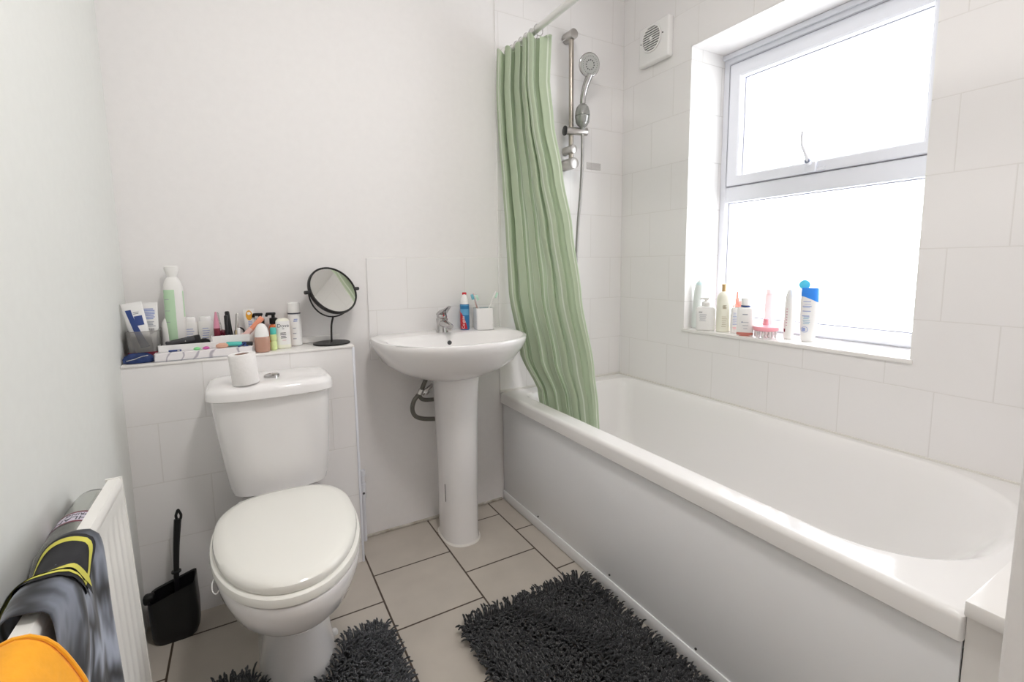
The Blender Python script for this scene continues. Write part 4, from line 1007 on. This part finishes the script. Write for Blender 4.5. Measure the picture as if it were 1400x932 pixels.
# front sheet with pressed vertical channels
def front(u, v):
    y = y1r + (y0r - y1r) * u; z = .15 + (RT - .018 - .15) * v
    ch = .5 - .5 * math.cos(2 * PI * (y1r - y) / .034); k = min(1, max(0, (v - .05) / .03)) * min(1, max(0, (.95 - v) / .03)) * min(1, u * 40)
    return (rx(RX1 - .0018 * k * ch, z), y, z)
b_ = grid(front, 260, 26, uv=False); obj('front_panel', b_, M['rad'], rad)
R = [[(rx(x, z), y, z) for x, z in ((RX1, .665), (RX1 + .001, .675), (RX1 - .003, RT), (RX0 + .003, RT), (RX0, .675), (RX0, .16), (RX0 + .003, .15), (RX1 - .003, .15), (RX1 - .0045, .16), (RX1 - .0045, .655))] for y in (y1r, y0r)]
obj('panel_body', loft(R), M['rad'], rad)
obj('end_cap', loft([[(rx(x, z), y, z) for x, z in ((RX1 + .001, .15), (RX1 + .001, RT + .0015), (RX0 - .001, RT + .0015), (RX0 - .001, .15))] for y in (y1r, y1r + .004)]), M['rad'], rad)
for y in (-.90, -1.45): obj('wall_bracket', box(.0015, rx(RX0, .5), y - .02, y + .02, .45, .56, .002), M['rad'], rad)
obj('feed_pipe', tube([(.09, -.90, .0), (.09, -.90, .155)], .0075, 12, sm=False), M['upvc'], rad)

# water bottle wedged between wall and radiator: axis roughly along y, neck towards the viewer
wbx, wbz = .0372, .608
t = thing('water_bottle', 'large empty clear water bottle wedged behind the radiator', 'bottle', (wbx, -.655, wbz), (math.radians(90), 0, 0))
KB = .925
# local z points towards -y
prof = [(.012, .0), (.030, .002), (.037, .010), (.0385, .03), (.0370, .05), (.0385, .06), (.0372, .075), (.0385, .085), (.0375, .100), (.0385, .110), (.0385, .155), (.0375, .160), (.0385, .165), (.0375, .195), (.031, .222), (.020, .243), (.0135, .252), (.0135, .268)]
prof = [(r * KB, z * 1.12) for r, z in prof]
obj('bottle_shell', loft([[(r * math.cos(2 * PI * k / 40), r * math.sin(2 * PI * k / 40), z) for k in range(40)] for r, z in prof] + [[((r - .0009) * math.cos(2 * PI * k / 40), (r - .0009) * math.sin(2 * PI * k / 40), z) for k in range(40)] for r, z in reversed(prof[1:])], True, True), M['pet'], t, local=True)
obj('screw_cap', lathe([(.0155, .292), (.0160, .294), (.0160, .312), (.0150, .315)], 28), M['bottleblue'], t, local=True)
lb = obj('paper_label', loft([[(r * math.cos(2 * PI * k / 48), r * math.sin(2 * PI * k / 48), z) for k in range(48)] for r, z in ((.0390 * KB, .112), (.0392 * KB, .112), (.0392 * KB, .153), (.0390 * KB, .153))], False, False), M['lav'], t, local=True)
bm = bmesh.new()
for z in (.112, .148): merge(bm, loft([[(r * math.cos(2 * PI * k / 48), r * math.sin(2 * PI * k / 48), z + d) for k in range(48)] for r, d in ((.0393 * KB, 0), (.0395 * KB, .0), (.0395 * KB, .005), (.0393 * KB, .005))], False, False))
obj('label_border', bm, M['maroon'], lb, local=True)
def wraptext(s, size, ang0, zc, flip=1):
    b = text_bm(s, size, .0002)
    for v in b.verts:
        a = ang0 + flip * v.co.x / (.0396 * KB); r = .0397 * KB - v.co.y
        v.co = Vector((r * math.cos(a), r * math.sin(a), zc + flip * v.co.z))
    return b
# in the bottle's frame +y is world up, +x is world +x, the camera looks from +x, +y
for s_, sz_, z_ in (('HIGHLAND', .0175, .1385), ('SPRING', .0110, .1245)):
    obj('lettering', wraptext(s_, sz_, math.radians(84), z_, 1), M['darkprint'], lb, smooth=False, local=True)

# ------------------------------------------------------------------ clothes over the radiator
def drape(P, y0, y1, fold, ph, amp_y=.0, wav=1.0, zdrop=None):
    """P: (x, z) profile from the wall side over the top and down the front"""
    Q = smooth_path([(x, 0, z) for x, z in P], 14); n = len(Q) - 1
    L = [0]
    for a, b in zip(Q, Q[1:]): L.append(L[-1] + (b - a).length)
    def f(u, v):
        s = v * L[-1]; i = 0
        while i < n - 1 and L[i + 1] < s: i += 1
        t = (s - L[i]) / max(1e-6, L[i + 1] - L[i]); p = Q[i].lerp(Q[i + 1], t)
        d = (Q[i + 1] - Q[i]).normalized(); nn = Vector((-d.z, 0, d.x))
        if nn.z < 0 and d.x > 0: nn = -nn
        nn = Vector((abs(nn.x) if p.x > .09 else nn.x, 0, abs(nn.z)))
        w = fold * (.35 + .65 * v) * (math.sin(wav * 2 * PI * u + ph + 1.5 * v) + .4 * math.sin(wav * 4.3 * PI * u + 2.2 * v + ph) + 1.0) * .5
        w += fold * .35 * math.sin(14 * v + 5 * u) * math.sin(PI * u)
        y = y0(v) + (y1(v) - y0(v)) * u
        return Vector((p.x + nn.x * w, y + amp_y * math.sin(6 * v + 2 * u), p.z + nn.z * w))
    return f
P1 = [(.043, .570), (.044, .610), (.050, .655), (.068, .686), (.094, .692), (.1055, .678), (.1085, .60), (.1115, .50), (.1155, .38), (.1195, .26)]
gf = drape(P1, lambda v: -.965 - .035 * min(1, v * 2.2), lambda v: -1.148 + .075 * max(0, (.24 - v) / .24) - .012 * math.sin(PI * v) - .05 * max(0, v - .4), .016, .8, .004, 1.4)
gt = thing('grey_top', 'printed grey fabric top with a yellow oval patch hung over the radiator', 'clothing', (.10, -1.06, .26))
obj('fabric', grid(lambda u, v: gf(u, v), 60, 110, thick=.0016), M['greytop'], gt, angle=180)
def on_cloth(f, pts, off):
    out = []
    for u, v in pts:
        p = f(u, v); e = .01; a = (f(min(1, u + e), v) - f(max(0, u - e), v)).cross(f(u, min(1, v + e)) - f(u, max(0, v - e))).normalized()
        if a.dot(p - Vector((.07, p.y, .45))) < 0: a = -a
        out.append(p + a * off)
    return out
def patch(f, cu, cv, ru, rv, off, rot=0., r0=0., nr=10, nk=90):
    b = bmesh.new(); rows = []
    for i in range(nr + 1):
        r = r0 + (1 - r0) * i / nr; r = max(r, .02)
        pts = [(cu + r * (ru * math.cos(a) * math.cos(rot) - rv * math.sin(a) * math.sin(rot)), cv + r * (ru * math.cos(a) * math.sin(rot) + rv * math.sin(a) * math.cos(rot))) for a in [2 * PI * k / nk for k in range(nk)]]
        rows.append([b.verts.new(p) for p in on_cloth(f, pts, off)])
    for i in range(nr):
        for k in range(nk): b.faces.new((rows[i][k], rows[i][(k + 1) % nk], rows[i + 1][(k + 1) % nk], rows[i + 1][k]))
    return b
obj('black_patch', patch(gf, .40, .235, .33, .100, .0026), M['blackprint'], gt)
obj('yellow_ring', patch(gf, .40, .235, .30, .088, .0034, 0, .87, 4), M['yellowprint'], gt)
obj('yellow_stripe', grid(lambda a, b: on_cloth(gf, [(.34 + .62 * a, .330 - .20 * a - .03 * math.sin(PI * a) + (.012 + .014 * math.sin(PI * a)) * (b - .5) * 2)], .0042)[0], 60, 6), M['yellowprint'], gt)
obj('black_outline', grid(lambda a, b: on_cloth(gf, [(.34 + .62 * a, .350 - .20 * a - .03 * math.sin(PI * a) + .010 * (b - .5) * 2)], .0034)[0], 60, 4), M['blackprint'], gt)

P2 = [(.046, .600), (.049, .640), (.060, .681), (.084, .697), (.101, .701), (.117, .690), (.132, .661), (.143, .628), (.150, .57), (.152, .48), (.150, .40)]
of = drape(P2, lambda v: -1.234 + .04 * max(0, (.22 - v) / .22) + .010 * math.sin(5 * v), lambda v: -1.50 - .02 * v, .016, 2.2, .004, 1.1)
oc = thing('orange_cloth', 'bright orange cloth hanging over the near end of the radiator', 'cloth', (.10, -1.32, .40))
obj('fabric', grid(lambda u, v: of(u, v), 50, 70, thick=.002), M['orangecloth'], oc, angle=180)
obj('hem', tube([tuple(of(.004, k / 40) + Vector((.001, 0, .0005))) for k in range(41)], .0022, 8, 1, sm=False), M['orangecloth'], oc)

def knit(u, v):
    a = 2 * PI * u; r = .019 + .003 * math.sin(5 * a + 7 * v) + .003 * math.sin(11 * a + 20 * v)
    return Vector((.023 + r * math.cos(a) * .95, -1.085 - .22 * v, .612 + r * 1.1 * math.sin(a)))
tc_ = thing('teal_cloth', 'crumpled dark teal knitted cloth stuffed behind the radiator', 'cloth', (.034, -1.2, .6))
obj('knitted_fabric', loft([[knit(k / 36, j / 30) for k in range(36)] for j in range(31)]), M['tealcloth'], tc_, angle=60)

# ------------------------------------------------------------------ ceiling fill lamp, added to brighten the room, out of view above
lamp = thing('added_fill_lamp', 'added round white fill lamp on the unseen ceiling', 'lamp', (.75, -1.35, ZC))
em = bpy.data.materials.new('fill_lamp_glow'); em.use_nodes = True; b = em.node_tree.nodes['Principled BSDF']
b.inputs['Emission Color'].default_value = (1, .965, .935, 1); b.inputs['Emission Strength'].default_value = 46
obj('fill_lamp_base', lathe([(.15, ZC - .02), (.15, ZC - .001)], 40, .75, -1.35), M['white'], lamp)
obj('fill_diffuser', lathe([(.03, ZC - .06), (.10, ZC - .055), (.135, ZC - .035), (.14, ZC - .02)], 40, .75, -1.35), em, lamp)

# ------------------------------------------------------------------ daylight
w = bpy.data.worlds.new('World'); bpy.context.scene.world = w; w.use_nodes = True
bg = w.node_tree.nodes['Background']; bg.inputs[0].default_value = (.955, .965, 1, 1); bg.inputs[1].default_value = 4.2
pl = bpy.data.lights.new('window_portal', 'AREA'); pl.shape = 'RECTANGLE'; pl.size = .82; pl.size_y = 1.17
pl.cycles.is_portal = True
po = bpy.data.objects.new('window_portal', pl); C.objects.link(po); po.location = (XW + .075, (y1 + y2) / 2, (zs + zt) / 2)
po.rotation_euler = (0, math.radians(90), 0)       # shines towards -x

# ------------------------------------------------------------------ camera
cam = bpy.data.cameras.new('camera'); co = bpy.data.objects.new('camera', cam); C.objects.link(co)
f, ppy = 649.573, 435.638
cam.sensor_width = 36; cam.lens = 36 * f / 1400; cam.shift_y = (ppy - 466) / 1400; cam.clip_start = .02
yaw, pt, rl = .5132, -.1135, -.0112
fw = Vector((math.sin(yaw) * math.cos(pt), math.cos(yaw) * math.cos(pt), math.sin(pt)))
rt = Vector((math.cos(yaw), -math.sin(yaw), 0)); up = rt.cross(fw)
r2 = rt * math.cos(rl) + up * math.sin(rl); u2 = -rt * math.sin(rl) + up * math.cos(rl)
mw = Matrix((r2, u2, -fw)).transposed().to_4x4(); mw.translation = Vector((.3158, -1.8349, 1.0668)); co.matrix_world = mw
sc = bpy.context.scene; sc.camera = co
sc.view_settings.view_transform = 'Standard'; sc.view_settings.look = 'None'; sc.view_settings.gamma = 1
sc.view_settings.use_curve_mapping = False; sc.view_settings.exposure = 0.73
sc.cycles.use_denoising = True; sc.cycles.max_bounces = 14; sc.cycles.diffuse_bounces = 7; sc.cycles.transmission_bounces = 12; sc.cycles.transparent_max_bounces = 12
sc.cycles.sample_clamp_indirect = 6; sc.cycles.caustics_reflective = False; sc.cycles.caustics_refractive = False
